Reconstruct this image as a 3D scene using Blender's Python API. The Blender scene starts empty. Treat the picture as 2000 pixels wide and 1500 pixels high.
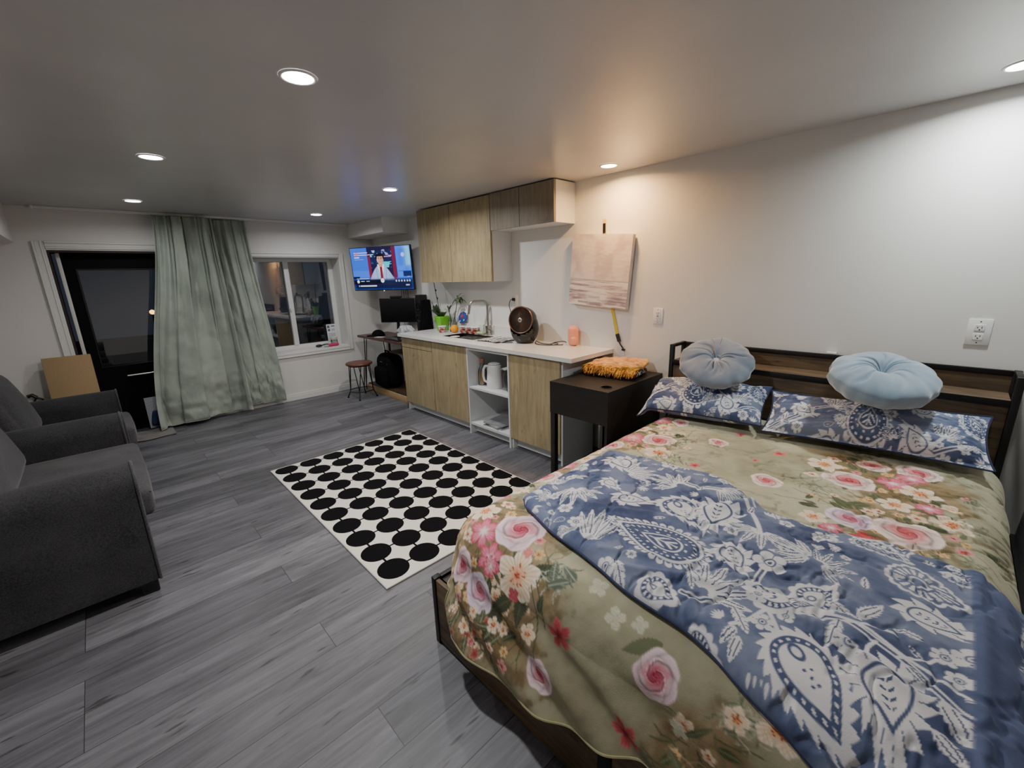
import bpy, bmesh, math, random
import numpy as np
from mathutils import Vector, Matrix, Euler, Quaternion
random.seed(7); RNG = np.random.default_rng(11)
sc = bpy.context.scene
COL = sc.collection
PI = math.pi
R = math.radians

# ------------------------------------------------------------ colour + materials
def s2l(c):
    c = np.asarray(c, float)
    return np.where(c <= 0.04045, c / 12.92, ((c + 0.055) / 1.055) ** 2.4)
def rgb(r, g, b):                       # 0-255 sRGB -> linear tuple
    l = s2l(np.array([r, g, b]) / 255.0)
    return (float(l[0]), float(l[1]), float(l[2]), 1.0)

class NT:
    """tiny node-tree helper"""
    def __init__(self, name):
        self.m = bpy.data.materials.new(name); self.m.use_nodes = True
        self.t = self.m.node_tree; self.n = self.t.nodes; self.l = self.t.links
        self.bsdf = self.n['Principled BSDF']; self.out = self.n['Material Output']
    def node(self, typ, **k):
        nd = self.n.new(typ)
        for a, v in k.items(): setattr(nd, a, v)
        return nd
    def set(self, sock, v):
        if hasattr(v, 'is_linked') or isinstance(v, bpy.types.NodeSocket): self.l.new(v, sock)
        else: sock.default_value = v
    def math(self, op, a, b=None, c=None):
        nd = self.node('ShaderNodeMath', operation=op)
        self.set(nd.inputs[0], a)
        if b is not None: self.set(nd.inputs[1], b)
        if c is not None: self.set(nd.inputs[2], c)
        return nd.outputs[0]
    def mix(self, fac, a, b, mode='MIX'):
        nd = self.node('ShaderNodeMix', data_type='RGBA', blend_type=mode)
        self.set(nd.inputs[0], fac); self.set(nd.inputs[6], a); self.set(nd.inputs[7], b)
        return nd.outputs[2]
    def ramp(self, fac, stops, interp='LINEAR'):
        nd = self.node('ShaderNodeValToRGB'); cr = nd.color_ramp; cr.interpolation = interp
        while len(cr.elements) < len(stops): cr.elements.new(0.5)
        for e, (p, c) in zip(cr.elements, stops): e.position = p; e.color = c
        self.set(nd.inputs[0], fac); return nd.outputs[0]
    def coord(self, which='Object', scale=(1, 1, 1), rot=(0, 0, 0), loc=(0, 0, 0)):
        tc = self.node('ShaderNodeTexCoord'); mp = self.node('ShaderNodeMapping')
        self.l.new(tc.outputs[which], mp.inputs[0])
        mp.inputs['Scale'].default_value = scale; mp.inputs['Rotation'].default_value = rot
        mp.inputs['Location'].default_value = loc
        return mp.outputs[0]
    def noise(self, vec, scale=5, detail=3, rough=0.5, out='Fac', dist=0.0):
        nd = self.node('ShaderNodeTexNoise'); self.l.new(vec, nd.inputs['Vector'])
        nd.inputs['Scale'].default_value = scale; nd.inputs['Detail'].default_value = detail
        nd.inputs['Roughness'].default_value = rough; nd.inputs['Distortion'].default_value = dist
        return nd.outputs[out]
    def base(self, v): self.set(self.bsdf.inputs['Base Color'], v); return self
    def rough(self, v): self.set(self.bsdf.inputs['Roughness'], v); return self
    def metal(self, v): self.set(self.bsdf.inputs['Metallic'], v); return self
    def bump(self, h, strength=0.3, dist=0.01):
        b = self.node('ShaderNodeBump'); self.l.new(h, b.inputs['Height'])
        b.inputs['Strength'].default_value = strength; b.inputs['Distance'].default_value = dist
        self.l.new(b.outputs[0], self.bsdf.inputs['Normal']); return self

def plain(name, c, rough=0.5, metal=0.0, var=0.06, nscale=12, bump=0.0, spec=0.5):
    """solid colour with a faint procedural variation"""
    t = NT(name); v = t.coord('Object'); n = t.noise(v, nscale, 3)
    k = [max(0, x * (1 - var)) for x in c[:3]] + [1]; k2 = [min(1, x * (1 + var)) for x in c[:3]] + [1]
    t.base(t.ramp(n, [(0.3, tuple(k)), (0.7, tuple(k2))])).rough(rough).metal(metal)
    t.bsdf.inputs['Specular IOR Level'].default_value = spec
    if bump: t.bump(t.noise(v, nscale * 12, 2), bump, 0.002)
    return t.m

def emit(name, c, strength):
    t = NT(name); t.base((0, 0, 0, 1))
    t.bsdf.inputs['Emission Color'].default_value = c
    t.bsdf.inputs['Emission Strength'].default_value = strength
    return t.m

def wood(name, dark, light, axis='Z', scale=9, rough=0.45, stretch=14, knots=True, bump=0.08):
    t = NT(name)
    s = {'X': (1, stretch, stretch), 'Y': (stretch, 1, stretch), 'Z': (stretch, stretch, 1)}[axis]
    v = t.coord('Object', scale=s)
    n = t.noise(v, scale * .35, 6, .62, dist=.6)
    v2 = t.coord('Object'); n2 = t.noise(v2, 4.5, 3)
    fac = t.math('ADD', t.math('MULTIPLY', n, .72), t.math('MULTIPLY', n2, .28))
    base = t.ramp(fac, [(0.36, dark), (0.62, light)])
    if knots:
        n3 = t.noise(t.coord('Object', scale=tuple(1 + (q - 1) * .2 for q in s)), 13, 2)
        base = t.mix(t.math('MULTIPLY', t.ramp(n3, [(0.66, (0, 0, 0, 1)), (0.74, (1, 1, 1, 1))]), .55), base, tuple([x * .45 for x in dark[:3]] + [1]))
    t.base(base).rough(rough); t.bump(n, bump, .004)
    return t.m

def fabric(name, c1, c2, scale=300, rough=0.95, big=3.0, bump=.25, sheen=.2, var=.5):
    t = NT(name); v = t.coord('Object')
    w = t.noise(v, scale, 2, .7); g = t.noise(v, big, 4)
    f = t.math('ADD', t.math('MULTIPLY', w, var), t.math('MULTIPLY', g, 1 - var))
    t.base(t.ramp(f, [(0.35, c1), (0.65, c2)])).rough(rough)
    t.bsdf.inputs['Sheen Weight'].default_value = sheen
    t.bsdf.inputs['Specular IOR Level'].default_value = .15
    t.bump(w, bump, .002); return t.m

def vcol(name, rough=.9, bump=0.15, sheen=.1, scale=500, emis=0.0):
    """colour painted per vertex of the cloth + woven bump"""
    t = NT(name); a = t.node('ShaderNodeVertexColor', layer_name='Col')
    if emis:
        t.base((0, 0, 0, 1)); t.l.new(a.outputs[0], t.bsdf.inputs['Emission Color'])
        t.bsdf.inputs['Emission Strength'].default_value = emis; t.rough(.15)
        return t.m
    t.base(a.outputs[0]).rough(rough)
    t.bsdf.inputs['Sheen Weight'].default_value = sheen
    t.bsdf.inputs['Specular IOR Level'].default_value = .2
    v = t.coord('Object')
    t.bump(t.math('ADD', t.math('MULTIPLY', t.noise(v, scale, 1), .25), t.noise(v, 28, 4)), bump, .008)
    return t.m

def glassy(name, tint=(1, 1, 1, 1), gloss=.12, rough=.02):
    t = NT(name); t.n.remove(t.bsdf)
    tr = t.node('ShaderNodeBsdfTransparent'); tr.inputs[0].default_value = tint
    gl = t.node('ShaderNodeBsdfGlossy'); gl.inputs['Roughness'].default_value = rough
    lw = t.node('ShaderNodeLayerWeight'); lw.inputs[0].default_value = .25
    f = t.math('ADD', t.math('MULTIPLY', lw.outputs['Fresnel'], .9), gloss)
    mx = t.node('ShaderNodeMixShader'); t.l.new(f, mx.inputs[0]); t.l.new(tr.outputs[0], mx.inputs[1]); t.l.new(gl.outputs[0], mx.inputs[2])
    t.l.new(mx.outputs[0], t.out.inputs[0]); return t.m

# ------------------------------------------------------------ mesh builder
class MB:
    def __init__(self): self.bm = bmesh.new()
    def _merge(self, b2, mat=None):
        if mat is not None: bmesh.ops.transform(b2, matrix=mat, verts=b2.verts)
        me = bpy.data.meshes.new('tmp'); b2.to_mesh(me); b2.free()
        self.bm.from_mesh(me); bpy.data.meshes.remove(me); return self
    def box(self, x0, x1, y0, y1, z0, z1, bev=0.0, seg=2, mat=None):
        b = bmesh.new(); bmesh.ops.create_cube(b, size=1)
        for v in b.verts:
            v.co = Vector(((x0 + x1) / 2 + v.co.x * (x1 - x0), (y0 + y1) / 2 + v.co.y * (y1 - y0), (z0 + z1) / 2 + v.co.z * (z1 - z0)))
        if bev: bmesh.ops.bevel(b, geom=list(b.edges), offset=bev, segments=seg, profile=.5, affect='EDGES')
        return self._merge(b, mat)
    def tube(self, pts, r, seg=10, closed=False, caps=True):
        pts = [Vector(p) for p in pts]; n = len(pts); b = self.bm; rings = []
        rr = r if isinstance(r, (list, tuple)) else [r] * n
        T = []
        for i in range(n):
            if closed: d = pts[(i + 1) % n] - pts[i - 1]
            else: d = pts[min(i + 1, n - 1)] - pts[max(i - 1, 0)]
            T.append(d.normalized())
        up = Vector((0, 0, 1)) if abs(T[0].z) < .9 else Vector((1, 0, 0))
        nrm = (up - T[0] * up.dot(T[0])).normalized()
        for i in range(n):
            if i: nrm = (nrm - T[i] * nrm.dot(T[i])).normalized()
            bi = T[i].cross(nrm)
            rings.append([b.verts.new(pts[i] + (nrm * math.cos(2 * PI * k / seg) + bi * math.sin(2 * PI * k / seg)) * rr[i]) for k in range(seg)])
        m = n if closed else n - 1
        for i in range(m):
            A, B_ = rings[i], rings[(i + 1) % n]
            for k in range(seg): b.faces.new((A[k], A[(k + 1) % seg], B_[(k + 1) % seg], B_[k]))
        if caps and not closed:
            b.faces.new(list(reversed(rings[0]))); b.faces.new(rings[-1])
        return self
    def lathe(self, prof, c=(0, 0, 0), seg=32, mat=None, a0=0, sq=0):
        """prof = [(r,z)...] revolved about z through c"""
        b = bmesh.new(); rings = []
        for r, z in prof:
            if r <= 1e-6: rings.append([b.verts.new((0, 0, z))])
            else:
                ring = []
                for k in range(seg):
                    a = 2 * PI * k / seg + a0; f = 1.0
                    if sq: f = 1 / max(abs(math.cos(a)), abs(math.sin(a))) * sq + (1 - sq)
                    ring.append(b.verts.new((r * f * math.cos(a), r * f * math.sin(a), z)))
                rings.append(ring)
        for A, B_ in zip(rings, rings[1:]):
            for k in range(seg):
                k2 = (k + 1) % seg
                if len(A) == 1 and len(B_) == 1: break
                if len(A) == 1: b.faces.new((A[0], B_[k2], B_[k]))
                elif len(B_) == 1: b.faces.new((A[k], A[k2], B_[0]))
                else: b.faces.new((A[k], A[k2], B_[k2], B_[k]))
        bmesh.ops.recalc_face_normals(b, faces=b.faces)
        return self._merge(b, (mat if mat is not None else Matrix()) if c == (0, 0, 0) else Matrix.Translation(c) @ (mat if mat is not None else Matrix()))
    def sphere(self, c, r, sx=1, sy=1, sz=1, seg=24, mat=None):
        b = bmesh.new(); bmesh.ops.create_uvsphere(b, u_segments=seg, v_segments=seg // 2, radius=r)
        for v in b.verts: v.co = Vector((v.co.x * sx, v.co.y * sy, v.co.z * sz))
        m = Matrix.Translation(c) @ (mat if mat is not None else Matrix())
        return self._merge(b, m)
    def prism(self, poly, axis, a0, a1, bev=0.0, seg=2):
        """poly of 2D points extruded along axis 'X','Y' or 'Z'"""
        b = bmesh.new()
        def P(p, t):
            if axis == 'X': return (t, p[0], p[1])
            if axis == 'Y': return (p[0], t, p[1])
            return (p[0], p[1], t)
        A = [b.verts.new(P(p, a0)) for p in poly]; B_ = [b.verts.new(P(p, a1)) for p in poly]
        n = len(poly)
        f0 = b.faces.new(A); f1 = b.faces.new(list(reversed(B_)))
        for k in range(n): b.faces.new((A[k], B_[k], B_[(k + 1) % n], A[(k + 1) % n]))
        bmesh.ops.recalc_face_normals(b, faces=b.faces)
        if bev:
            bmesh.ops.bevel(b, geom=list(f0.edges) + list(f1.edges), offset=bev, segments=seg, profile=.5, affect='EDGES')
        return self._merge(b)
    def quad(self, a, b_, c, d):
        vs = [self.bm.verts.new(p) for p in (a, b_, c, d)]; self.bm.faces.new(vs); return self
    def poly(self, pts):
        self.bm.faces.new([self.bm.verts.new(p) for p in pts]); return self
    def rbox(self, c, size, r, n=10, puff=0.0, mat=None, pinch=0.0):
        """soft cushion block: rounded box with bulging faces"""
        hx, hy, hz = [s / 2 for s in size]; b = bmesh.new(); bmesh.ops.create_cube(b, size=2)
        bmesh.ops.subdivide_edges(b, edges=list(b.edges), cuts=n, use_grid_fill=True)
        for v in b.verts:
            p = v.co.copy()
            # spread vertices so arcs get enough of them
            q = [math.copysign(1 - (1 - abs(t)) ** 1.6, t) for t in p]
            f = Vector((q[0] * hx, q[1] * hy, q[2] * hz))
            inner = Vector([max(-(h - r), min(h - r, t)) for t, h in zip(f, (hx, hy, hz))])
            d = f - inner
            if d.length > 1e-9: f = inner + d.normalized() * r
            bx = (1 - q[1] ** 2) * (1 - q[2] ** 2); by = (1 - q[0] ** 2) * (1 - q[2] ** 2); bz = (1 - q[0] ** 2) * (1 - q[1] ** 2)
            f += Vector((q[0] * bx, q[1] * by, q[2] * bz)) * puff
            v.co = f
        return self._merge(b, Matrix.Translation(c) @ (mat if mat is not None else Matrix()))
    def build(self, name, mat, parent=None, kind=None, sharp=38, label=None, smooth=True):
        me = bpy.data.meshes.new(name)
        self.bm.normal_update(); self.bm.to_mesh(me); self.bm.free()
        if smooth and len(me.polygons):
            me.polygons.foreach_set('use_smooth', np.ones(len(me.polygons), bool))
            me.set_sharp_from_angle(angle=R(sharp))
        mats = mat if isinstance(mat, (list, tuple)) else [mat]
        for m in mats: me.materials.append(m)
        return link(name, me, parent, kind, label)

def smooth(pts, n=8):
    P = [Vector(p) for p in pts]; out = []
    for k in range(len(P) - 1):
        a, b, c, d = P[max(k - 1, 0)], P[k], P[k + 1], P[min(k + 2, len(P) - 1)]
        for j in range(n):
            t = j / n; out.append(.5 * (2 * b + (c - a) * t + (2 * a - 5 * b + 4 * c - d) * t * t + (3 * b - a - 3 * c + d) * t ** 3))
    return out + [P[-1]]

def link(name, me, parent=None, kind=None, label=None):
    o = bpy.data.objects.new(name, me); COL.objects.link(o)
    if parent is not None:
        o.parent = parent
        o.matrix_parent_inverse = abs_matrix(parent).inverted()
    if kind: o['kind'] = kind
    if label: o['label'] = label
    return o
def abs_matrix(o):
    m = Matrix.LocRotScale(o.location, o.rotation_euler, o.scale)
    if o.parent is not None: return abs_matrix(o.parent) @ o.matrix_parent_inverse @ m
    return m
def thing(name, label, cat, loc=(0, 0, 0), group=None):
    o = bpy.data.objects.new(name, None); COL.objects.link(o); o.location = loc
    o.empty_display_size = .05
    o['label'] = label; o['category'] = cat
    if group: o['group'] = group
    return o
def tag(o, label, cat, group=None, kind=None):
    o['label'] = label; o['category'] = cat
    if group: o['group'] = group
    if kind: o['kind'] = kind
    return o
def grid_mesh(name, V, nu, nv, mat, parent=None, col=None, closed_u=False, smooth=True):
    """V (nu*nv,3) row-major in u; quads; optional per-vertex linear colours"""
    V = np.asarray(V, np.float32).reshape(-1, 3)
    uu = nu if closed_u else nu - 1
    i = np.arange(uu)[:, None]; j = np.arange(nv - 1)[None, :]
    a = i * nv + j; b = ((i + 1) % nu) * nv + j
    F = np.stack([a, b, b + 1, a + 1], -1).reshape(-1, 4)
    me = bpy.data.meshes.new(name)
    me.vertices.add(len(V)); me.vertices.foreach_set('co', V.ravel())
    me.loops.add(F.size); me.loops.foreach_set('vertex_index', F.ravel().astype(np.int32))
    me.polygons.add(len(F)); me.polygons.foreach_set('loop_start', (np.arange(len(F)) * 4).astype(np.int32))
    me.polygons.foreach_set('loop_total', np.full(len(F), 4, np.int32))
    me.update(calc_edges=True); me.validate()
    if smooth: me.polygons.foreach_set('use_smooth', np.ones(len(me.polygons), bool))
    if col is not None:
        at = me.color_attributes.new('Col', 'FLOAT_COLOR', 'POINT')
        c4 = np.ones((len(V), 4), np.float32); c4[:, :3] = s2l(np.clip(col, 0, 1))
        at.data.foreach_set('color', c4.ravel())
    me.materials.append(mat)
    return link(name, me, parent)
def rot_to(z_to, x_hint=(0, 0, 1)):
    """rotation taking +Z to z_to"""
    z = Vector(z_to).normalized(); xh = Vector(x_hint)
    y = z.cross(xh)
    if y.length < 1e-6: y = z.cross(Vector((1, 0, 0)))
    y.normalize(); x = y.cross(z)
    return Matrix((x, y, z)).transposed().to_4x4()

# ------------------------------------------------------------ value noise for painted cloth
def vnoise(x, y, seed=0):
    g = np.random.default_rng(seed).random((64, 64))
    xi = np.floor(x).astype(int); yi = np.floor(y).astype(int); fx = x - xi; fy = y - yi
    fx = fx * fx * (3 - 2 * fx); fy = fy * fy * (3 - 2 * fy)
    a = g[xi % 64, yi % 64]; b = g[(xi + 1) % 64, yi % 64]; c = g[xi % 64, (yi + 1) % 64]; d = g[(xi + 1) % 64, (yi + 1) % 64]
    return (a * (1 - fx) + b * fx) * (1 - fy) + (c * (1 - fx) + d * fx) * fy
def fbm(x, y, s, o=4, seed=0):
    r = 0; amp = .5
    for k in range(o): r = r + amp * vnoise(x * s + 7.3 * k, y * s - 3.1 * k, seed + k); amp *= .5; s *= 2.1
    return r
def sm(x, a, b):
    t = np.clip((x - a) / (b - a), 0, 1); return t * t * (3 - 2 * t)
# ------------------------------------------------------------ materials
M = {}
M['wall'] = plain('wall_paint', rgb(224, 223, 220), .62, 0, .015, 3, .05)
def ceil_mat():
    t = NT('ceiling_paint'); v = t.coord('Object'); n = t.noise(v, 2.2, 4)
    t.base(t.ramp(n, [(.3, rgb(192, 192, 193)), (.7, rgb(200, 200, 200))])).rough(.3)
    t.bsdf.inputs['Specular IOR Level'].default_value = .42
    t.bump(t.noise(v, 9, 3), .06, .01); return t.m
M['ceiling'] = ceil_mat()
M['white_trim'] = plain('white_trim_paint', rgb(225, 226, 224), .4, 0, .015, 5)
def floor_mat():
    t = NT('grey_plank_floor'); v = t.coord('Object')
    br = t.node('ShaderNodeTexBrick'); t.l.new(t.coord('Object', loc=(.31, .07, 0)), br.inputs['Vector'])
    br.offset = .37; br.offset_frequency = 3; br.squash = 1
    br.inputs['Scale'].default_value = 1; br.inputs['Brick Width'].default_value = 1.22; br.inputs['Row Height'].default_value = .186
    br.inputs['Mortar Size'].default_value = .0014; br.inputs['Mortar Smooth'].default_value = .2; br.inputs['Bias'].default_value = 0
    br.inputs['Color1'].default_value = (0, 0, 0, 1); br.inputs['Color2'].default_value = (1, 1, 1, 1); br.inputs['Mortar'].default_value = (.5, .5, .5, 1)
    # per plank offset of the grain
    off = t.node('ShaderNodeVectorMath', operation='MULTIPLY_ADD'); t.l.new(br.outputs['Color'], off.inputs[0]); off.inputs[1].default_value = (9, 5, 3); t.l.new(v, off.inputs[2])
    mp = t.node('ShaderNodeMapping'); t.l.new(off.outputs[0], mp.inputs[0]); mp.inputs['Scale'].default_value = (1.3, 15, 1)
    g1 = t.noise(mp.outputs[0], 1.9, 7, .66, dist=.7)
    mp2 = t.node('ShaderNodeMapping'); t.l.new(off.outputs[0], mp2.inputs[0]); mp2.inputs['Scale'].default_value = (1, 5.5, 1)
    g2 = t.noise(mp2.outputs[0], 1.6, 4, .55, dist=.5)
    base = t.ramp(t.math('ADD', t.math('MULTIPLY', g1, .55), t.math('MULTIPLY', g2, .45)), [(.30, rgb(66, 66, 71)), (.47, rgb(98, 98, 103)), (.66, rgb(126, 126, 132))])
    shade = t.ramp(br.outputs['Color'], [(0, (.64, .64, .655, 1)), (1, (1.14, 1.14, 1.155, 1))])
    base = t.mix(1.0, base, shade, 'MULTIPLY')
    mp3 = t.node('ShaderNodeMapping'); t.l.new(off.outputs[0], mp3.inputs[0]); mp3.inputs['Scale'].default_value = (3.0, 16, 1)
    kn = t.noise(mp3.outputs[0], 2.1, 2, .5)
    base = t.mix(t.math('MULTIPLY', t.ramp(kn, [(.66, (0, 0, 0, 1)), (.74, (1, 1, 1, 1))]), .75), base, rgb(40, 38, 40))
    base = t.mix(t.math('MULTIPLY', br.outputs['Fac'], .9), base, rgb(30, 30, 33))
    t.base(base).rough(t.math('ADD', t.math('MULTIPLY', g1, .2), .36)); t.bump(t.math('SUBTRACT', g1, t.math('MULTIPLY', br.outputs['Fac'], .8)), .12, .003)
    return t.m
M['floor'] = floor_mat()
M['oak'] = wood('light_oak_laminate', rgb(142, 126, 94), rgb(174, 158, 122), 'Z', 9, .5, 12)
M['oak_short'] = wood('grey_oak_laminate', rgb(122, 111, 94), rgb(152, 140, 118), 'Z', 9, .5, 12)
M['melamine'] = plain('white_melamine', rgb(214, 217, 218), .42, 0, .01, 4)
M['quartz'] = plain('white_quartz', rgb(222, 220, 216), .25, 0, .02, 40)
M['black'] = plain('black_plastic', rgb(18, 18, 20), .4, 0, .1, 10)
M['black_gloss'] = plain('gloss_black_plastic', rgb(20, 21, 24), .12, 0, .1, 10)
M['black_metal'] = plain('black_metal', rgb(22, 22, 23), .45, .4, .1, 20)
M['matte_black'] = plain('matte_black_fabric', rgb(15, 15, 18), .95, 0, .3, 30, .2, .1)
M['steel'] = plain('brushed_nickel', rgb(176, 172, 165), .28, 1.0, .05, 60)
M['white'] = plain('white_plastic', rgb(232, 232, 230), .35, 0, .01, 6)
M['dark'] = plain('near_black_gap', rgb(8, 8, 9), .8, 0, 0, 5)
M['nightwood'] = wood('black_brown_laminate', rgb(13, 11, 11), rgb(26, 22, 22), 'Y', 8, .5, 14, False, .03)
M['bedwood'] = wood('rustic_brown_panel', rgb(50, 38, 28), rgb(104, 84, 60), 'Y', 8, .6, 12)
M['deskwood'] = wood('red_brown_desk_wood', rgb(52, 32, 28), rgb(98, 66, 58), 'Y', 8, .4, 14, False)
M['stoolwood'] = wood('red_brown_seat_wood', rgb(74, 38, 30), rgb(118, 68, 54), 'X', 8, .4, 12, False)
M['sofa'] = fabric('charcoal_woven_upholstery', rgb(46, 46, 49), rgb(78, 78, 82), 150, .95, 5, .35, .15, .6)
M['sofa_shaded'] = fabric('charcoal_woven_shaded', rgb(36, 36, 38), rgb(62, 62, 65), 150, .95, 5, .35, .1, .6)  # same upholstery, darker: shade on the sofa sides put into the colour
M['velvet'] = fabric('blue_grey_velvet', rgb(112, 134, 154), rgb(146, 166, 182), 260, .8, 7, .15, .7, .25)
M['velvet_dim'] = fabric('dusty_blue_velvet', rgb(96, 110, 130), rgb(132, 140, 152), 260, .8, 7, .15, .7, .25)
M['card'] = plain('brown_cardboard', rgb(160, 134, 98), .85, 0, .05, 90)
M['glass'] = glassy('night_window_glass', (.85, .87, .9, 1), .10)
M['clear'] = glassy('clear_jar_glass', (.93, .95, .95, 1), .06)

# ------------------------------------------------------------ room shell
XR, XL, YB, YF, ZC = 2.962, -0.98, 5.85, -1.25, 2.217
MB().box(XL - .1, XR + .1, YF - .1, YB + .35, -.12, 0).build('floor', M['floor'], kind='structure')
MB().box(XL - .1, XR + .1, YF - .1, YB + .35, ZC, ZC + .1).build('ceiling', M['ceiling'], kind='structure')
MB().box(XR, XR + .1, YF - .1, YB + .35, 0, ZC).build('wall_right', M['wall'], kind='structure')
MB().box(XL - .1, XL, YF - .1, YB + .35, 0, ZC).build('wall_left', M['wall'], kind='structure')
MB().box(XL, XR, YF - .1, YF, 0, ZC).build('wall_front', M['wall'], kind='structure')
DX0, DX1, DZ = -.22, .66, 1.845
WX0, WX1, WZ0, WZ1 = 1.10, 2.455, .622, 1.793
YO = YB + .35
b = MB()
for x0, x1, z0, z1 in ((XL, DX0, 0, ZC), (DX0, DX1, DZ, ZC), (DX1, WX0, 0, ZC), (WX0, WX1, 0, WZ0), (WX0, WX1, WZ1, ZC), (WX1, XR, 0, ZC)):
    b.box(x0, x1, YB, YO, z0, z1)
b.build('wall_back', M['wall'], kind='structure')
# soffits: boxed-in beam in the TV corner and the one along the left side
MB().box(2.615, XR - .001, 4.87, YB - .001, 2.045, ZC - .001).build('trim_1', M['wall'], kind='structure')
MB().box(XL + .001, -.40, 1.6, YB - .001, 1.905, ZC - .001).build('trim_2', M['wall'], kind='structure')
# thin dark shadow gap seen where soffit meets ceiling is left to the renderer
def casing(name, x0, x1, z0, z1, w, sides):
    b = MB()
    def strip(ax0, ax1, az0, az1, horiz, flip):
        # stepped moulding: three ledges getting thinner towards the opening
        for f0, f1, d in ((0, .22, .024), (.22, .62, .016), (.62, .84, .020), (.84, 1, .010)):
            if horiz:
                h = az1 - az0; a, c = (az0 + (1 - f1) * h, az0 + (1 - f0) * h) if not flip else (az0 + f0 * h, az0 + f1 * h)
                b.box(ax0, ax1, YB - d, YB - .0005, a, c, .002, 1)
            else:
                h = ax1 - ax0; a, c = (ax0 + f0 * h, ax0 + f1 * h) if not flip else (ax0 + (1 - f1) * h, ax0 + (1 - f0) * h)
                b.box(a, c, YB - d, YB - .0005, az0, az1, .002, 1)
    if 'L' in sides: strip(x0 - w, x0, z0 - (w if 'B' in sides else 0), z1 + w, False, False)
    if 'R' in sides: strip(x1, x1 + w, z0 - (w if 'B' in sides else 0), z1 + w, False, True)
    if 'T' in sides: strip(x0 + .0003, x1 - .0003, z1, z1 + w, True, False)
    if 'B' in sides: strip(x0 + .0003, x1 - .0003, z0 - w, z0, True, True)
    return b.build(name, M['white_trim'], kind='structure')
casing('trim_3', DX0, DX1, 0, DZ, .078, 'LRT')
casing('trim_4', WX0, WX1, WZ0, WZ1, .056, 'LRTB')
def base_board(name, pts):
    b = MB()
    for x0, x1, y0, y1 in pts:
        b.box(x0, x1, y0, y1, 0, .062, .002, 1)
        if y1 - y0 < .1: b.box(x0, x1, y0 + .005, y1, .062, .085, .002, 1)
        else: b.box(x0 + .005, x1, y0, y1, .062, .085, .002, 1)
    return b.build(name, M['white_trim'], kind='structure')
base_board('baseboard_back', [(XL, DX0 - .08, YB - .016, YB - .0005), (DX1 + .08, XR, YB - .016, YB - .0005)])
base_board('baseboard_right', [(XR - .016, XR - .0005, 4.40, YB - .02), (XR - .016, XR - .0005, YF, 1.30)])

# door: dark brown jamb, weather strip, black slab with a glazed upper half
jm = plain('dark_brown_jamb', rgb(44, 32, 30), .6, 0, .1, 30)
dr = thing('door_1', 'black half-glazed entrance door, partly hidden by the sage curtain', 'door', (.25, 5.98, 0)); dr['kind'] = 'structure'
b = MB(); b.box(DX0 + .001, DX0 + .016, YB + .002, YO - .06, 0, DZ - .001); b.box(DX1 - .016, DX1 - .001, YB + .002, YO - .06, 0, DZ - .001); b.box(DX0 + .016, DX1 - .016, YB + .002, YO - .06, DZ - .018, DZ - .001)
b.build('door_frame', jm, dr)
b = MB(); b.box(DX0 + .046, DX0 + .074, YB + .088, YB + .112, .0, DZ - .02, .003); b.build('weather_strip', M['white_trim'], dr)
b = MB()
gx0, gx1, gz0, gz1 = -.055, .56, .715, 1.672
dx0, dx1, dy0, dy1 = -.148, .64, 5.965, 6.01
for x0, x1, z0, z1 in ((dx0, gx0, .01, 1.822), (gx1, dx1, .01, 1.822), (gx0, gx1, gz1, 1.822), (gx0, gx1, .01, gz0)):
    b.box(x0, x1, dy0, dy1, z0, z1)
b.build('door_panel', plain('black_door_paint', rgb(9, 8, 11), .55, 0, .1, 10, 0, .12), dr)
b = MB(); b.box(gx0, gx1, 5.984, 5.99, gz0, gz1); b.build('door_glass', M['glass'], dr)
b = MB()
for x0, x1, z0, z1 in ((gx0 - .012, gx0 + .004, gz0 - .012, gz1 + .012), (gx1 - .004, gx1 + .012, gz0 - .012, gz1 + .012), (gx0, gx1, gz1 - .004, gz1 + .012), (gx0, gx1, gz0 - .012, gz0 + .004)):
    b.box(x0, x1, dy0 - .008, dy0 + .001, z0, z1, .003, 1)
b.build('glazing_bead', M['black'], dr)
b = MB(); b.tube([(.11, 5.925, .600), (.50, 5.925, .600)], .011, 12)
for x in (.14, .47): b.tube([(x, 5.925, .600), (x, dy0 + .001, .600)], .007, 8)
b.build('door_handle', M['steel'], dr)

# window: white vinyl slider
wn = thing('window_1', 'white sliding window with dark night panes', 'window', (1.8, 6.1, .65)); wn['kind'] = 'structure'
wy0, wy1 = 6.09, 6.15
b = MB(); fw = .06
b.box(WX0 + .001, WX0 + fw, wy0, wy1, WZ0 + .001, WZ1 - .001, .004); b.box(WX1 - fw, WX1 - .001, wy0, wy1, WZ0 + .001, WZ1 - .001, .004)
b.box(WX0 + fw, WX1 - fw, wy0, wy1, WZ0 + .001, WZ0 + fw, .004); b.box(WX0 + fw, WX1 - fw, wy0, wy1, WZ1 - .04, WZ1 - .001, .004)
b.build('window_frame', M['white'], wn)
b = MB(); b.box(1.825, 1.885, wy0 - .012, wy1 - .01, WZ0 + fw, WZ1 - .04, .004); b.build('window_stile', M['white'], wn)
b = MB(); b.box(1.832, 1.846, wy0 - .034, wy0 - .0125, 1.13, 1.17, .004); b.build('window_latch', M['white'], wn)
b = MB(); b.box(WX0 + fw, 1.825, 6.118, 6.122, WZ0 + fw, WZ1 - .04); b.build('window_pane', M['glass'], wn)
b = MB(); b.box(1.885, WX1 - fw, 6.118, 6.122, WZ0 + fw, WZ1 - .04); b.build('window_pane', M['glass'], wn)
b = MB(); b.box(WX0 + .001, WX1 - .001, YB - .001, wy0 - .001, WZ0 + .0005, WZ0 + .008, .002); b.build('window_sill', M['white_trim'], wn)
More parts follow.
